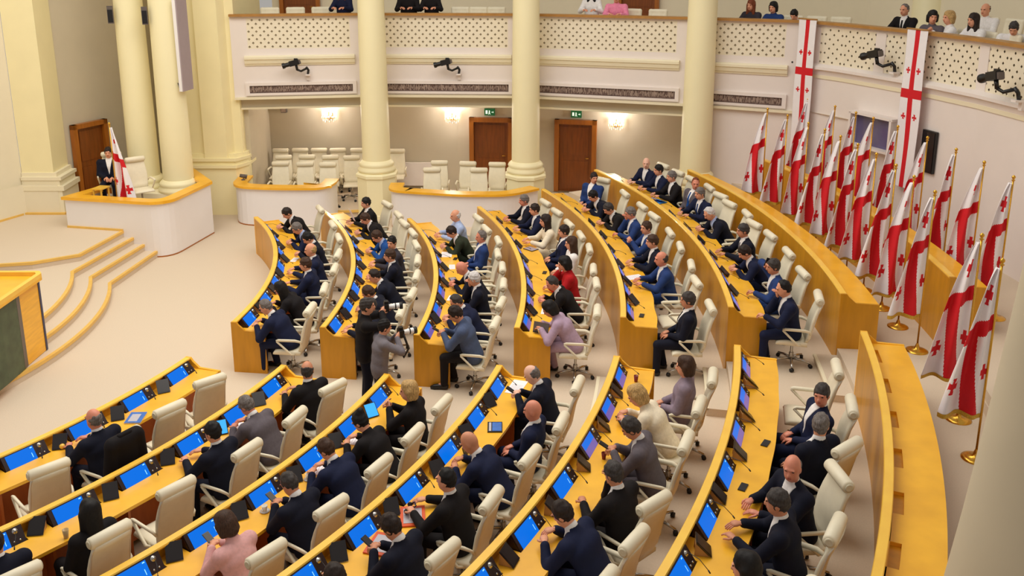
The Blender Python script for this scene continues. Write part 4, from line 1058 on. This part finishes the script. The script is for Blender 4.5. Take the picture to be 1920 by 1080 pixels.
cup('B', 5, -4.00, .35, 'dark red tea glass near the aisle on the fifth near row', 'cup_red', .09, .032)
phone('B', 6, -6.06, .46, 'black phone lying farther from the viewer, sixth near row', 1.35)
phone('B', 6, -7.04, .34, 'black phone lying before the balding grey man, sixth near row', 1.45)
phone('B', 2, -4.62, .44, 'black phone beside the man in grey suit', .8)
phone('A', 5, -1.67, .33, 'black phone on the fifth far row near the aisle', 1.4)
phone('A', 3, 2.35, .50, 'black phone at the desk edge, third far row', 1.2)
phone('A', 4, 1.02, .48, 'black phone at the desk edge, fourth far row', 1.3)
phone('A', 6, .90, .42, 'black phone before the upright man, sixth far row', 1.0)
put('booklet', 'book', 'B', 1, -4.21, .44, 'blue illustrated booklet lying on the first near row', [('pages', MB().box((0, 0, .008), (.21, .29, .014)), 'paper'), ('cover', MB().box((0, 0, .017), (.215, .295, .004)), 'book_blue'), ('cover_picture', MB().box((.01, .01, .0195), (.12, .20, .001)), 'paper_grey')], .5)
put('small_apple', 'fruit', 'B', 1, -5.16, .26, 'yellow-green fruit by the leaning tablet, first near row', [('flesh', MB().ball((0, 0, .034), (.036, .036, .034), 14), 'wood_rail'), ('stalk', MB().tube([(0, 0, .06), (.004, 0, .078)], .003, 6), 'wood_door')])
def folder(s, dr, label, rz):
    t = put('folder', 'folder', 'B', 4, s, dr, label, [('cover', MB().box((0, 0, .009), (.27, .36, .016)), 'folder_orange'), ('sheet', MB().box((.0, .0, .0185), (.20, .27, .003)), 'paper_grey')], rz)
    m = MB()
    for k in range(3): m.box((.03-.025*k, .02, .0205), (.012, .10-.02*k, .0008))
    m.build('text_lines', 'paper', t)
folder(-7.40, .40, 'orange folder with a grey sheet under the hands holding a phone', .25)
folder(-6.86, .40, 'orange folder partly hidden by a dark-haired head', .6)
t = put('headset', 'headset', 'B', 4, -6.80, .36, 'black headset lying on the hidden orange folder', [('ear_cup', MB().ball((.05, .07, .035), (.03, .022, .03), 10), 'black_plastic'), ('ear_cup', MB().ball((.05, -.07, .035), (.03, .022, .03), 10), 'black_plastic'), ('headband', MB().tube([(.05, .08, .03), (.0, .085, .06), (-.04, .0, .075), (.0, -.085, .06), (.05, -.08, .03)], .008, 6), 'black_plastic')], .3, .02)
put('tablet', 'tablet', 'B', 4, -4.80, .42, 'tablet with blue screen lying flat in a dark case', [('case', MB().box((0, 0, .006), (.19, .26, .012)), 'tablet_black'), ('screen', MB().box((-.025, 0, .0135), (.12, .22, .003)), 'book_blue'), ('toolbar', MB().box((.062, 0, .0135), (.03, .22, .002)), 'paper_grey')], .35)
put('laptop', 'laptop', 'B', 4, -5.52, .42, 'dark folding tablet used by the bald man in navy', [('keyboard', MB().box((-.05, 0, .008), (.17, .24, .014)), 'lectern_grey'), ('lid', MB().box((.085, 0, .085), (.008, .24, .17), M=Matrix.Rotation(.25, 3, 'Y')), 'tablet_black'), ('keys', MB().box((-.05, 0, .0165), (.11, .2, .003)), 'black_plastic')], .3)
put('laptop', 'laptop', 'A', 4, -1.80, .40, 'dark tablet standing upright before the woman in lilac', [('lid', MB().box((.0, 0, .10), (.010, .27, .18), M=Matrix.Rotation(-.3, 3, 'Y')), 'lectern_grey'), ('hinge', MB().box((.02, 0, .03), (.05, .24, .012)), 'black_plastic'), ('prop', MB().box((.05, 0, .055), (.008, .05, .11), M=Matrix.Rotation(.4, 3, 'Y')), 'lens_white')], 1.2)
put('tablet', 'tablet', 'A', 4, 2.43, .42, 'grey tablet lying flat on the fourth far row', [('case', MB().box((0, 0, .006), (.20, .26, .012)), 'tablet_black'), ('screen', MB().box((0, 0, .0128), (.18, .24, .002)), 'grey_panel')], .6)
put('tablet', 'tablet', 'B', 5, -5.10, .40, 'dark tablet before the blonde woman in cream', [('case', MB().box((0, 0, .006), (.20, .27, .012)), 'tablet_black'), ('screen', MB().box((0, 0, .0128), (.17, .24, .002)), 'glass_dark')], .5)
put('folder', 'folder', 'A', 6, 4.35, .36, 'light blue folder before the man in grey suit', [('cover', MB().box((0, 0, .05), (.22, .30, .012), M=Matrix.Rotation(-.35, 3, 'Y')), 'folder_blue'), ('back_cover', MB().box((.02, 0, .012), (.22, .30, .008)), 'folder_blue')], .4)
put('tablet', 'tablet', 'A', 3, 1.12, .36, 'grey device lying before the bald hunched man', [('case', MB().box((0, 0, .012), (.14, .24, .022)), 'lectern_grey'), ('screen', MB().box((0, 0, .0245), (.10, .20, .002)), 'grey_panel')], .2)
# phones held by people
for (blk, i, k), lab in {('B', 4, 0): 'phone held by the bald grey man at the aisle', ('B', 4, 4): 'dark phone held over the orange folder', ('B', 3, 3): 'phone held close by the bald man, third near row', ('B', 3, 4): 'phone held by the woman in pink', ('B', 5, 2): 'black phone held by the man in grey suit', ('A', 3, 0): 'phone held by the heavy man in slate blue', ('A', 6, 1): 'phone held at the ear of the man in blue'}.items():
    tp, B = PEOPLE[(blk, i, k)]
    w = (B['wr'][1]+B['wr'][-1])/2+np.array([.105, 0, .02]) if (blk, i, k) != ('A', 6, 1) else B['wr'][-1]+np.array([.0, -.01, .09])
    R = Matrix.Rotation(tp.rotation_euler.z, 3, 'Z'); p = R @ (Vector(w)*tp.scale[0])+tp.location
    t = thing('phone', lab, 'phone', p, tp.rotation_euler.z)
    M = Matrix.Rotation(-.5, 3, 'Y') if (blk, i, k) != ('A', 6, 1) else Matrix.Rotation(1.2, 3, 'Y') @ Matrix.Rotation(PI/2, 3, 'X')
    MB().box((0, 0, 0), (.15, .075, .010), M=M).build('case', 'phone', t); MB().box(M @ Vector((0, 0, .0055)), (.135, .066, .002), M=M).build('screen', 'tablet_black', t)
tp, B = PEOPLE[('A', 2, 8)] if ('A', 2, 8) in PEOPLE else PEOPLE[('A', 2, 7)]
R = Matrix.Rotation(tp.rotation_euler.z, 3, 'Z'); p = R @ Vector((.50, .0, .98))+tp.location
t = thing('paper_sheet', 'white paper held up by the dark-haired man, second far row', 'paper', p, tp.rotation_euler.z)
MB().box((0, 0, 0), (.003, .21, .30), M=Matrix.Rotation(.35, 3, 'Y')).build('sheet', 'paper', t); MB().box((-.004, 0, 0), (.001, .15, .22), M=Matrix.Rotation(.35, 3, 'Y')).build('text_block', 'paper_grey', t)
# black jacket hung over the chair of the bald man
s = -5.02; t = thing('hung_jacket', 'black jacket draped over a chair back in the first near row', 'jacket', at(1, s, .965, 0), face(1, s))
F = Field((-.62, -.36, .35), (-.1, .36, 1.3), .014)
F.cap((-.36, -.17, 1.12), (-.36, .17, 1.12), .085, .085, .03); F.cap((-.37, -.2, 1.08), (-.33, -.23, .62), .07, .09, .04); F.cap((-.37, .2, 1.08), (-.33, .23, .62), .07, .09, .04)
F.cap((-.37, 0, 1.06), (-.33, 0, .60), .085, .09, .04, (0, 1, 0), .45)
link('cloth', np_mesh('cloth', *F.mesh(), 'cloth_black'), t)
F = Field((-.62, -.36, .9), (-.1, .36, 1.3), .012); F.cap((-.38, -.07, 1.19), (-.38, .07, 1.19), .035, .035, .0); link('collar', np_mesh('collar', *F.mesh(), 'cloth_black'), t)

# ------------------------------------------------------------------ flags
def cross_cell(u, v, cu, cv_, r):
    a, b = abs(u-cu)/r, abs(v-cv_)/r
    return max(a, b) < 1 and (a < .30+.12*b or b < .30+.12*a)
def flag_mesh(seed, H=1.85, wid=.52):
    rnd = random.Random(seed); nu, nv = 60, 150; V = []; F = []; MI = []
    ph = rnd.uniform(0, 6); sway = rnd.uniform(-.05, .05)
    for j in range(nv+1):
        v = j/nv; w = .035+wid*(v**.85)*(1-.12*v)
        for i in range(nu+1):
            u = i/nu
            x = -.015-u*w+.03*v*v*.3; z = -v*H-.10*u*v*(1-.3*v)+.05*u*v
            y = (.035+.045*v)*math.sin(u*9.5+ph+v*1.5)*min(1, u*4)+sway*u*v+.02*math.sin(v*7+ph)*u
            V.append((x+.02*math.cos(u*9.5+ph)*v*u, y, z))
    for j in range(nv):
        for i in range(nu):
            u, v = (i+.5)/nu, (j+.5)/nv
            band = abs(v-(.36+.10*u)) < .055
            c = .72-.42*max(0, v-.42)/.58
            stem = v > .40 and abs(u-c) < .19+.03*math.sin(v*6)
            small = cross_cell(u*.5/.5, v*2.2, .50, .18*2.2, .15) or cross_cell(u, v*2.2, .84, .80*2.2, .13) or cross_cell(u, v*2.2, .10, .70*2.2, .12)
            a = j*(nu+1)+i; F.append((a, a+1, a+nu+2, a+nu+1)); MI.append(1 if (band or stem or small) else 0)
    m = MB(); m.v = [tuple(p) for p in V]; m.f = F; m.mi = MI; m.sm = [True]*len(F)
    me = m.mesh('cloth', ['flag_white', 'flag_red'])
    edge = [V[nv*(nu+1)+i] for i in range(nu+1)]; fr = MB()
    for i in range(nu): a, b = Vector(edge[i]), Vector(edge[i+1]); d = Vector((0, 0, -.05)); fr.add([a+Vector((0, .004, .01)), b+Vector((0, .004, .01)), b+d, a+d, a+Vector((0, -.004, .01)), b+Vector((0, -.004, .01))], [(0, 1, 2, 3), (4, 3, 2, 5)])
    return me, fr.mesh('fringe', 'fringe')
FM = [flag_mesh(k) for k in range(4)]
def flag(loc, h, rz, label, k, group, base=True, scale=1.0):
    t = thing('flag', label, 'flag', loc, rz, group)
    MB().tube([(0, 0, .02), (0, 0, h)], .014, 10).build('pole', 'gold', t)
    MB().lathe([(.016, h), (.03, h+.015), (.012, h+.03), (.028, h+.055), (.028, h+.075), (0, h+.10)], n=14).build('finial', 'gold', t)
    if base: MB().lathe([(.165, 0), (.165, .012), (.12, .03), (.04, .04), (.03, .09), (.022, .11), (.014, .13)], n=28).build('stand', 'gold', t)
    c = link('cloth', FM[k % 4][0], t, (0, 0, h-.03)); c.scale = (scale, scale, scale)
    f_ = link('fringe', FM[k % 4][1], t, (0, 0, h-.03)); f_.scale = (scale, scale, scale)
    sd = c.modifiers.new('solid', 'SOLIDIFY'); sd.thickness = .004
    return t
fa = [14.1, 11.6, 9.0, 6.95, 5.0, 2.85, .55, -1.9, -4.15, -6.8, -12.9, -15.7]
for k, a in enumerate(fa):
    r = 20.50
    flag((r*math.cos(rad(a)), r*math.sin(rad(a)), .90), 2.48, rad(a)*.5+random.uniform(-.15, .15), 'white flag with red crosses, %s from the far end of the front line' % ORD[k+1], k, 'flags on stands')
ba = [15.7, 12.8, 10.6, 8.8, 6.3, 3.35, .55, -2.1, -4.8]
for k, a in enumerate(ba):
    r = 21.90
    flag((r*math.cos(rad(a)), r*math.sin(rad(a)), 1.20), 2.26, rad(a)*.5+random.uniform(-.15, .15), 'white flag with red crosses, %s from the far end of the rear line' % ORD[k+1], k+1, 'flags on stands')
flag((4.70, 5.50, .90), 2.05, PI-.15, 'white flag with red crosses standing inside the white lodge', 2, 'flags on stands', True, .98)
def banner(p, u, z0, z1, wd, vc, label):
    nu, nv = 44, 280; m = MB(); V = []; F = []; MI = []; asp = (z1-z0)/wd
    for j in range(nv+1):
        for i in range(nu+1):
            a = i/nu; v = j/nv; V.append(((a-.5)*wd, .012*math.sin(v*9+a*3), z1-(z1-z0)*v))
    for j in range(nv):
        for i in range(nu):
            a, v = (i+.5)/nu, (j+.5)/nv*asp; C = vc*asp
            red = abs(a-.5) < .115 or abs(v-C) < .17
            for su in (.24, .76):
                for sv in (-.85, .85): red = red or cross_cell(a, v, su, C+sv, .11)
            q = j*(nu+1)+i; F.append((q, q+1, q+nu+2, q+nu+1)); MI.append(int(red))
    m.v = V; m.f = F; m.mi = MI; m.sm = [True]*len(F)
    t = thing('banner', label, 'banner', (p[0], p[1], 0), math.atan2(u[1], u[0]))
    o = m.build('cloth', ['flag_white', 'flag_red'], t); sd = o.modifiers.new('solid', 'SOLIDIFY'); sd.thickness = .006
    MB().tube([(-wd/2-.02, 0, z1), (wd/2+.02, 0, z1)], .018, 8).build('rod', 'wood_gallery', t)
banner((20.97, 6.05), (.51, -.86), 2.1, 5.38, .52, .37, 'long white banner with red cross on the gallery front, farther from the viewer')
banner((22.27, 3.12), (.34, -.94), 2.1, 5.38, .56, .40, 'long white banner with red cross on the gallery front, nearer the viewer')

# ------------------------------------------------------------------ robotic cameras on the gallery
def robocam(p, ang, label, s=1.0, flip=1):
    t = thing('robotic_camera', label, 'camera', p, ang, 'remote cameras on the gallery'); t.scale = (s, s, s)
    f_ = flip
    MB().box((f_*.22, .0, -.16), (.10, .16, .03)).box((f_*.22, .05, -.22), (.07, .05, .14)).build('bracket', 'wall_white', t)
    MB().tube([(f_*.22, 0, -.15), (f_*.24, -.04, -.05), (f_*.20, -.08, .02)], .028, 8).build('arm', 'black_plastic', t)
    MB().tube([(f_*.22, -.06, .0), (f_*.08, -.14, -.06), (f_*.0, -.18, -.02)], .026, 8).build('arm', 'black_plastic', t)
    MB().tube([(f_*.0, -.18, -.03), (f_*-.02, -.2, .10)], .03, 8).build('yoke', 'black_plastic', t)
    b = MB().box((f_*-.06, -.2, .14), (.22, .12, .12), M=Matrix.Rotation(f_*-.25, 3, 'Y')).build('camera_body', 'black_plastic', t)
    MB().box((f_*-.02, -.2, .215), (.08, .05, .05)).build('handle', 'black_plastic', b)
    MB().lathe([(.05, 0), (.05, .10), (.065, .12), (.065, .17)], (f_*-.16, -.21, .11), 14, M=Matrix.Rotation(-f_*PI/2-f_*.25, 3, 'Y')).build('lens', 'black_plastic', b)
    MB().box((f_*.06, -.2, .16), (.05, .09, .09), M=Matrix.Rotation(f_*-.25, 3, 'Y')).build('display', 'lectern_grey', b)
u1 = math.atan2(G[1][1]-G[0][1], G[1][0]-G[0][0]); u2 = math.atan2(G[2][1]-G[1][1], G[2][0]-G[1][0])
robocam((8.42, 8.72, 3.92), u1, 'black remote camera below the leftmost bay of gallery lattice', 1.15)
robocam((12.42, 8.86, 3.92), u2, 'black remote camera below the second bay of gallery lattice', 1.15)
robocam((22.05, 4.02, 4.62), -1.15, 'black remote camera on the curved gallery between the two banners', 1.25)
robocam((22.82, .45, 4.60), -1.45, 'black remote camera on the curved gallery nearest the viewer', 1.3)

# ------------------------------------------------------------------ windows and screen on the right wall
wn = link('window_1', None, None, (22.06, 4.17, 3.08), math.atan2(-1.18, .46), kind='structure', label='dark lilac booth window in the white wall behind the flags')
F = MB(); L_, H_ = 1.22, .72
F.box((0, -.08, H_/2), (L_+.1, .3, .05)).box((0, -.08, -H_/2), (L_+.1, .3, .05)).box((-L_/2, -.08, 0), (.06, .3, H_)).box((L_/2, -.08, 0), (.06, .3, H_)); F.build('window_frame', 'wall_white', wn)
MB().box((0, -.03, 0), (L_, .02, H_)).build('pane', 'glass_dark', wn)
t = thing('wall_screen', 'narrow black screen on the white wall beside the nearer banner', 'screen', (22.62, 2.72, 2.95), -1.33)
MB().box((0, -.05, 0), (.40, .06, .86)).build('housing', 'black_plastic', t); MB().box((0, -.085, 0), (.36, .01, .80)).build('display', 'phone', t)

# ------------------------------------------------------------------ lectern, stage items
t = thing('lectern', 'wooden speaking lectern with dark panels at the edge of the stage', 'lectern', (5.37, -1.75, .16))
MB().prism([(-.35, -1.1), (.52, -1.1), (.60, -1.0), (.60, .98), (-.35, .98)], 0, 1.30).build('body', 'wood', t)
MB().prism([(.59, -.95), (.63, -.8), (.645, -.3), (.63, .22), (.59, .30)], .01, 1.27).build('front_panel', 'lectern_green', t)
MB().prism([(.59, .22), (.632, .22), (.61, .36), (.59, .36)], .01, 1.27).build('panel_strip', 'lectern_grey', t)
MB().prism([(.40, .975), (.61, .975), (.61, 1.03), (.40, 1.03)], .0, 1.28).build('side_strip', 'lectern_navy', t)
MB().prism([(-.40, -1.15), (.56, -1.15), (.69, -1.0), (.69, .98), (.60, 1.10), (-.40, 1.10)], 1.30, 1.35).build('top_board', 'wood', t)
MB().sweep([(.56, -1.13), (.69, -1.0), (.69, .98), (.60, 1.10), (-.38, 1.10)], [(0, 1.35), (0, 1.42), (.08, 1.42), (.08, 1.35)]).build('rim', 'wood_rail', t)
t = thing('wall_display', 'flat display panel seen edge-on beside the lodge column', 'screen', (6.10, 6.85, 0), -.15)
MB().box((.035, 0, 4.7), (.03, .5, 2.2)).build('screen_back', 'grey_panel', t); MB().box((-.02, 0, 4.7), (.08, .5, 2.2)).build('housing', 'counter_white', t)
for z in (4.15, 5.15): MB().tube([(-.05, 0, z), (-.14, .02, z)], .03, 8).build('bracket', 'lectern_grey', t)
MB().tube([(-.02, -.2, 3.6), (-.07, -.2, 3.66), (-.12, -.18, 3.8)], .012, 6).build('cable', 'black_plastic', t)
for k, (x, y) in enumerate(((4.36, 6.98), (5.33, 6.62))):
    t = thing('column_speaker', 'small dark loudspeaker on the %s column of the lodge pair' % ('left' if k == 0 else 'right'), 'speaker', (x, y, 5.42), .3)
    MB().box((0, 0, 0), (.13, .10, .42)).build('cabinet', 'lectern_grey', t); MB().box((0, -.055, -.03), (.11, .01, .30)).build('grille', 'black_plastic', t)
person((4.22, 6.35, .90), -1.3, 'back', 'man in dark suit half hidden behind the lodge flag', suit='darknavy', hc='darkbrown')
chair((4.22, 6.38, .90), -1.3, 'cream chair of the man behind the lodge flag', 'cream swivel chairs')
chair((5.16, 5.85, .90), -.9, 'empty cream chair beside the flag in the lodge', 'cream swivel chairs')
t = thing('side_table', 'small cream side table inside the white lodge', 'table', (4.28, 5.62, .90), -.2)
MB().box((0, 0, .54), (.26, .34, .03)).build('table_top', 'wood_rail', t)
for a in (-1, 1):
    for b in (-1, 1): MB().box((a*.1, b*.14, .26), (.03, .03, .53)).build('leg', 'wood_rail', t)
t = thing('desk_lamp', 'small dark reading lamp lying on the left counter end', 'lamp', (6.98, 7.98, 1.045), .3)
MB().lathe([(.05, 0), (.05, .015), (.02, .03)], n=14).build('lamp_base', 'lectern_grey', t); MB().tube([(0, 0, .02), (.02, 0, .08), (-.04, 0, .13)], .012, 6).build('arm', 'lectern_grey', t)
MB().tube([(-.08, 0, .13), (.10, 0, .08)], [.045, .06], 10).build('lamp_head', 'lectern_grey', t)

# ------------------------------------------------------------------ chairs in the side lodges
def lodge_chairs(pts, label, yaw):
    for k, (x, y, z) in enumerate(pts): chair((x, y, z), yaw+random.uniform(-.08, .08), label % ORD[k+1], 'cream chairs in the side lodges')
lodge_chairs([(7.78, 8.55, .16), (8.48, 8.50, .16), (9.10, 8.42, .16)], 'cream chair right behind the first white counter, %s from the pilaster', -1.45)
lodge_chairs([(7.70, 9.35, .16), (8.32, 9.40, .16), (9.02, 9.35, .16), (9.62, 9.30, .16)], 'cream chair in the middle of the first lodge, %s from the pilaster', -1.45)
lodge_chairs([(7.35, 10.25, .16), (7.92, 10.3, .16), (8.48, 10.3, .16), (9.05, 10.3, .16), (9.62, 10.3, .16), (10.75, 10.2, .16)], 'cream chair against the back wall, %s from the pilaster', -1.5)
lodge_chairs([(11.98, 7.80, .16), (13.22, 7.78, .16)], 'cream chair right behind the second counter, %s from the pedestal', -1.6)
lodge_chairs([(12.10, 8.65, .16), (12.86, 8.55, .16), (13.66, 8.45, .16)], 'cream chair in the second lodge rear line, %s from the pedestal', -1.6)

# ------------------------------------------------------------------ photographers
def photographer(loc, rz, pn, label, lab2, **k):
    t, B = person(loc, rz, pn, label, **k)
    w = (B['wr'][1]+B['wr'][-1])/2+np.array([.06, 0, .04]); R = Matrix.Rotation(rz, 3, 'Z'); p = R @ (Vector(w)*t.scale[0])+Vector(loc)
    c = thing('photo_camera', lab2, 'camera', p, rz)
    MB().box((0, 0, 0), (.07, .15, .11)).build('camera_body', 'black_plastic', c); MB().box((0, 0, .07), (.06, .07, .05)).build('viewfinder', 'black_plastic', c)
    l = MB().lathe([(.035, .03), (.038, .10), (.045, .12), (.045, .20)], (0, 0, 0), 16, M=Matrix.Rotation(PI/2, 3, 'Y')).build('lens', 'lens_white', c)
    MB().lathe([(.047, .13), (.047, .15)], (0, 0, 0), 16, M=Matrix.Rotation(PI/2, 3, 'Y')).build('lens_ring', 'black_plastic', l)
    MB().lathe([(.045, .20), (.055, .21), (.055, .25), (.045, .25)], (0, 0, 0), 16, M=Matrix.Rotation(PI/2, 3, 'Y')).build('lens_hood', 'black_plastic', l)
    return c
photographer((11.82, -2.50, 0), .25, 'stand', 'standing photographer in black with grey hair', 'white lens camera of the photographer in black', suit='black', shirt=None, hc='darkgrey', legs='darknavy')
c = photographer((12.10, -2.90, 0), .45, 'stand2', 'standing photographer in grey sweater with black hair', 'camera of the photographer in grey sweater', suit='greyknit', shirt=None, hc='black', legs='darkgrey', scale=.93, fem=True)
MB().tube([(0, .06, 0), (-.02, .1, -.25), (.05, .02, -.42), (.10, -.06, -.25), (.02, -.06, 0)], .018, 6).build('strap', 'black_plastic', c)

# ------------------------------------------------------------------ gallery seats and spectators
def make_gseat():
    t = thing('gallery_seat', 'x', 'seat')
    F = Field((-.4, -.35, .3), (.4, .35, 1.0), .02); F.cap((-.24, -.20, .88), (-.24, .20, .88), .05, .05, .02); F.cap((-.24, -.2, .88), (-.18, -.2, .5), .05, .05, .02); F.cap((-.24, .2, .88), (-.18, .2, .5), .05, .05, .02); F.cap((-.24, 0, .88), (-.18, 0, .5), .05, .05, .02, (0, 1, 0), .22)
    link('backrest', np_mesh('backrest', *F.mesh(), 'leather'), t)
    MB().box((.0, 0, .42), (.42, .46, .10)).build('seat', 'leather', t)
    for s in (-1, 1): MB().box((0, s*.25, .3), (.4, .04, .6)).build('side_panel', 'leather_trim', t)
    return t
GS0 = make_gseat(); gsu = [0]
def gseat(loc, rz, label):
    if gsu[0] == 0: GS0.location = loc; GS0.rotation_euler = (0, 0, rz); GS0['label'] = label; GS0['group'] = 'cream gallery seats'
    else: copy_tree(GS0, loc, rz, label, 'cream gallery seats')
    gsu[0] += 1
GZ = 4.50
def gal(p, q, n, label, z=GZ):
    for k in range(n):
        t = (k+.5)/n; x = p[0]+(q[0]-p[0])*t; y = p[1]+(q[1]-p[1])*t
        d = Vector((q[0]-p[0], q[1]-p[1])).normalized(); gseat((x, y, z), math.atan2(-d.x, d.y), label % ORD[k+1])
gal((7.2, 9.55), (9.2, 9.95), 3, 'cream seat in the leftmost gallery bay, %s from the pilaster')
gal((12.4, 9.9), (13.9, 9.8), 3, 'cream seat in the second gallery bay, %s from the left')
gal((16.9, 9.15), (18.2, 8.7), 2, 'cream seat in the third gallery bay, %s from the door')
gal((23.15, 3.75), (24.05, .2), 6, 'cream seat in the front line of the curved gallery, %s from the far banner', 4.42)
gal((24.0, 4.6), (25.1, .6), 6, 'cream seat in the second line of the curved gallery, %s from the far end', 4.62)
gal((20.3, 8.1), (22.3, 6.9), 4, 'cream seat in the fourth gallery bay, %s from the column', 4.42)
def spect(x, y, z, rz, pn, label, **k): person((x, y, z), rz, pn, label+' in the gallery', lower=True, group='gallery spectators', **k)
spect(9.52, 9.80, GZ+.12, -1.7, 'desk', 'spectator in navy top with red hair', suit='navy', shirt=None, hairs='long', hc='red', fem=True)
spect(11.28, 9.85, GZ+.12, -1.6, 'desk', 'spectator in black top, left of a pair,', suit='black', shirt=None, hc='black')
spect(11.90, 9.85, GZ+.12, -1.6, 'desk', 'spectator in black sleeveless top, right of a pair,', suit='black', shirt=None, hc='darkbrown', fem=True)
spect(16.22, 9.25, GZ+.10, -1.8, 'desk', 'spectator in white top with long dark hair', suit='white', shirt=None, hairs='long', hc='black', fem=True)
spect(16.86, 9.05, GZ, -1.8, 'desk', 'spectator in pink shirt before a wooden door', suit='pinkshirt', shirt=None, hc='brown')
spect(20.10, 7.62, 4.38, -2.3, 'desk', 'woman with long red hair', suit='darkgrey', shirt=None, hairs='long', hc='red', fem=True)
spect(20.58, 7.36, 4.34, -2.3, 'desk', 'woman with dark bob in blue top', suit='blue', shirt=None, hairs='bob', hc='black', fem=True)
spect(21.12, 7.05, 4.30, -2.3, 'work', 'dark-haired man in white looking down', suit='white', shirt=None, hc='black')
spect(23.0, 5.35, 4.40, -2.6, 'desk', 'man in black suit with dark tie', suit='black', tie='black', hairs='receding', hc='grey')
spect(22.92, 3.80, 4.34, -2.7, 'desk_l', 'black-haired woman in grey', suit='grey', shirt=None, hairs='bob', hc='black', fem=True)
spect(23.12, 3.42, 4.34, 2.9, 'clasp', 'blonde woman raising an arm', suit='white', shirt=None, hairs='bob', hc='blonde', fem=True)
spect(23.40, 2.95, 4.34, -2.8, 'desk', 'woman with long dark hair in white', suit='white', shirt=None, hairs='long', hc='darkbrown', fem=True)
spect(24.30, 4.35, 4.46, -2.6, 'desk', 'bald man in white shirt behind the dark-haired woman', suit='white', shirt=None, hairs='fringe', hc='darkgrey')
spect(23.95, 2.55, 4.34, -2.2, 'work', 'man in white shirt bending far forward', suit='white', shirt=None, hc='darkgrey')
spect(24.85, 2.75, 4.52, -2.7, 'desk', 'woman in pink at the edge of view', suit='pink', shirt=None, hairs='bob', hc='darkbrown', fem=True)
print('people', NPEOPLE[0], 'objects', len(bpy.data.objects))
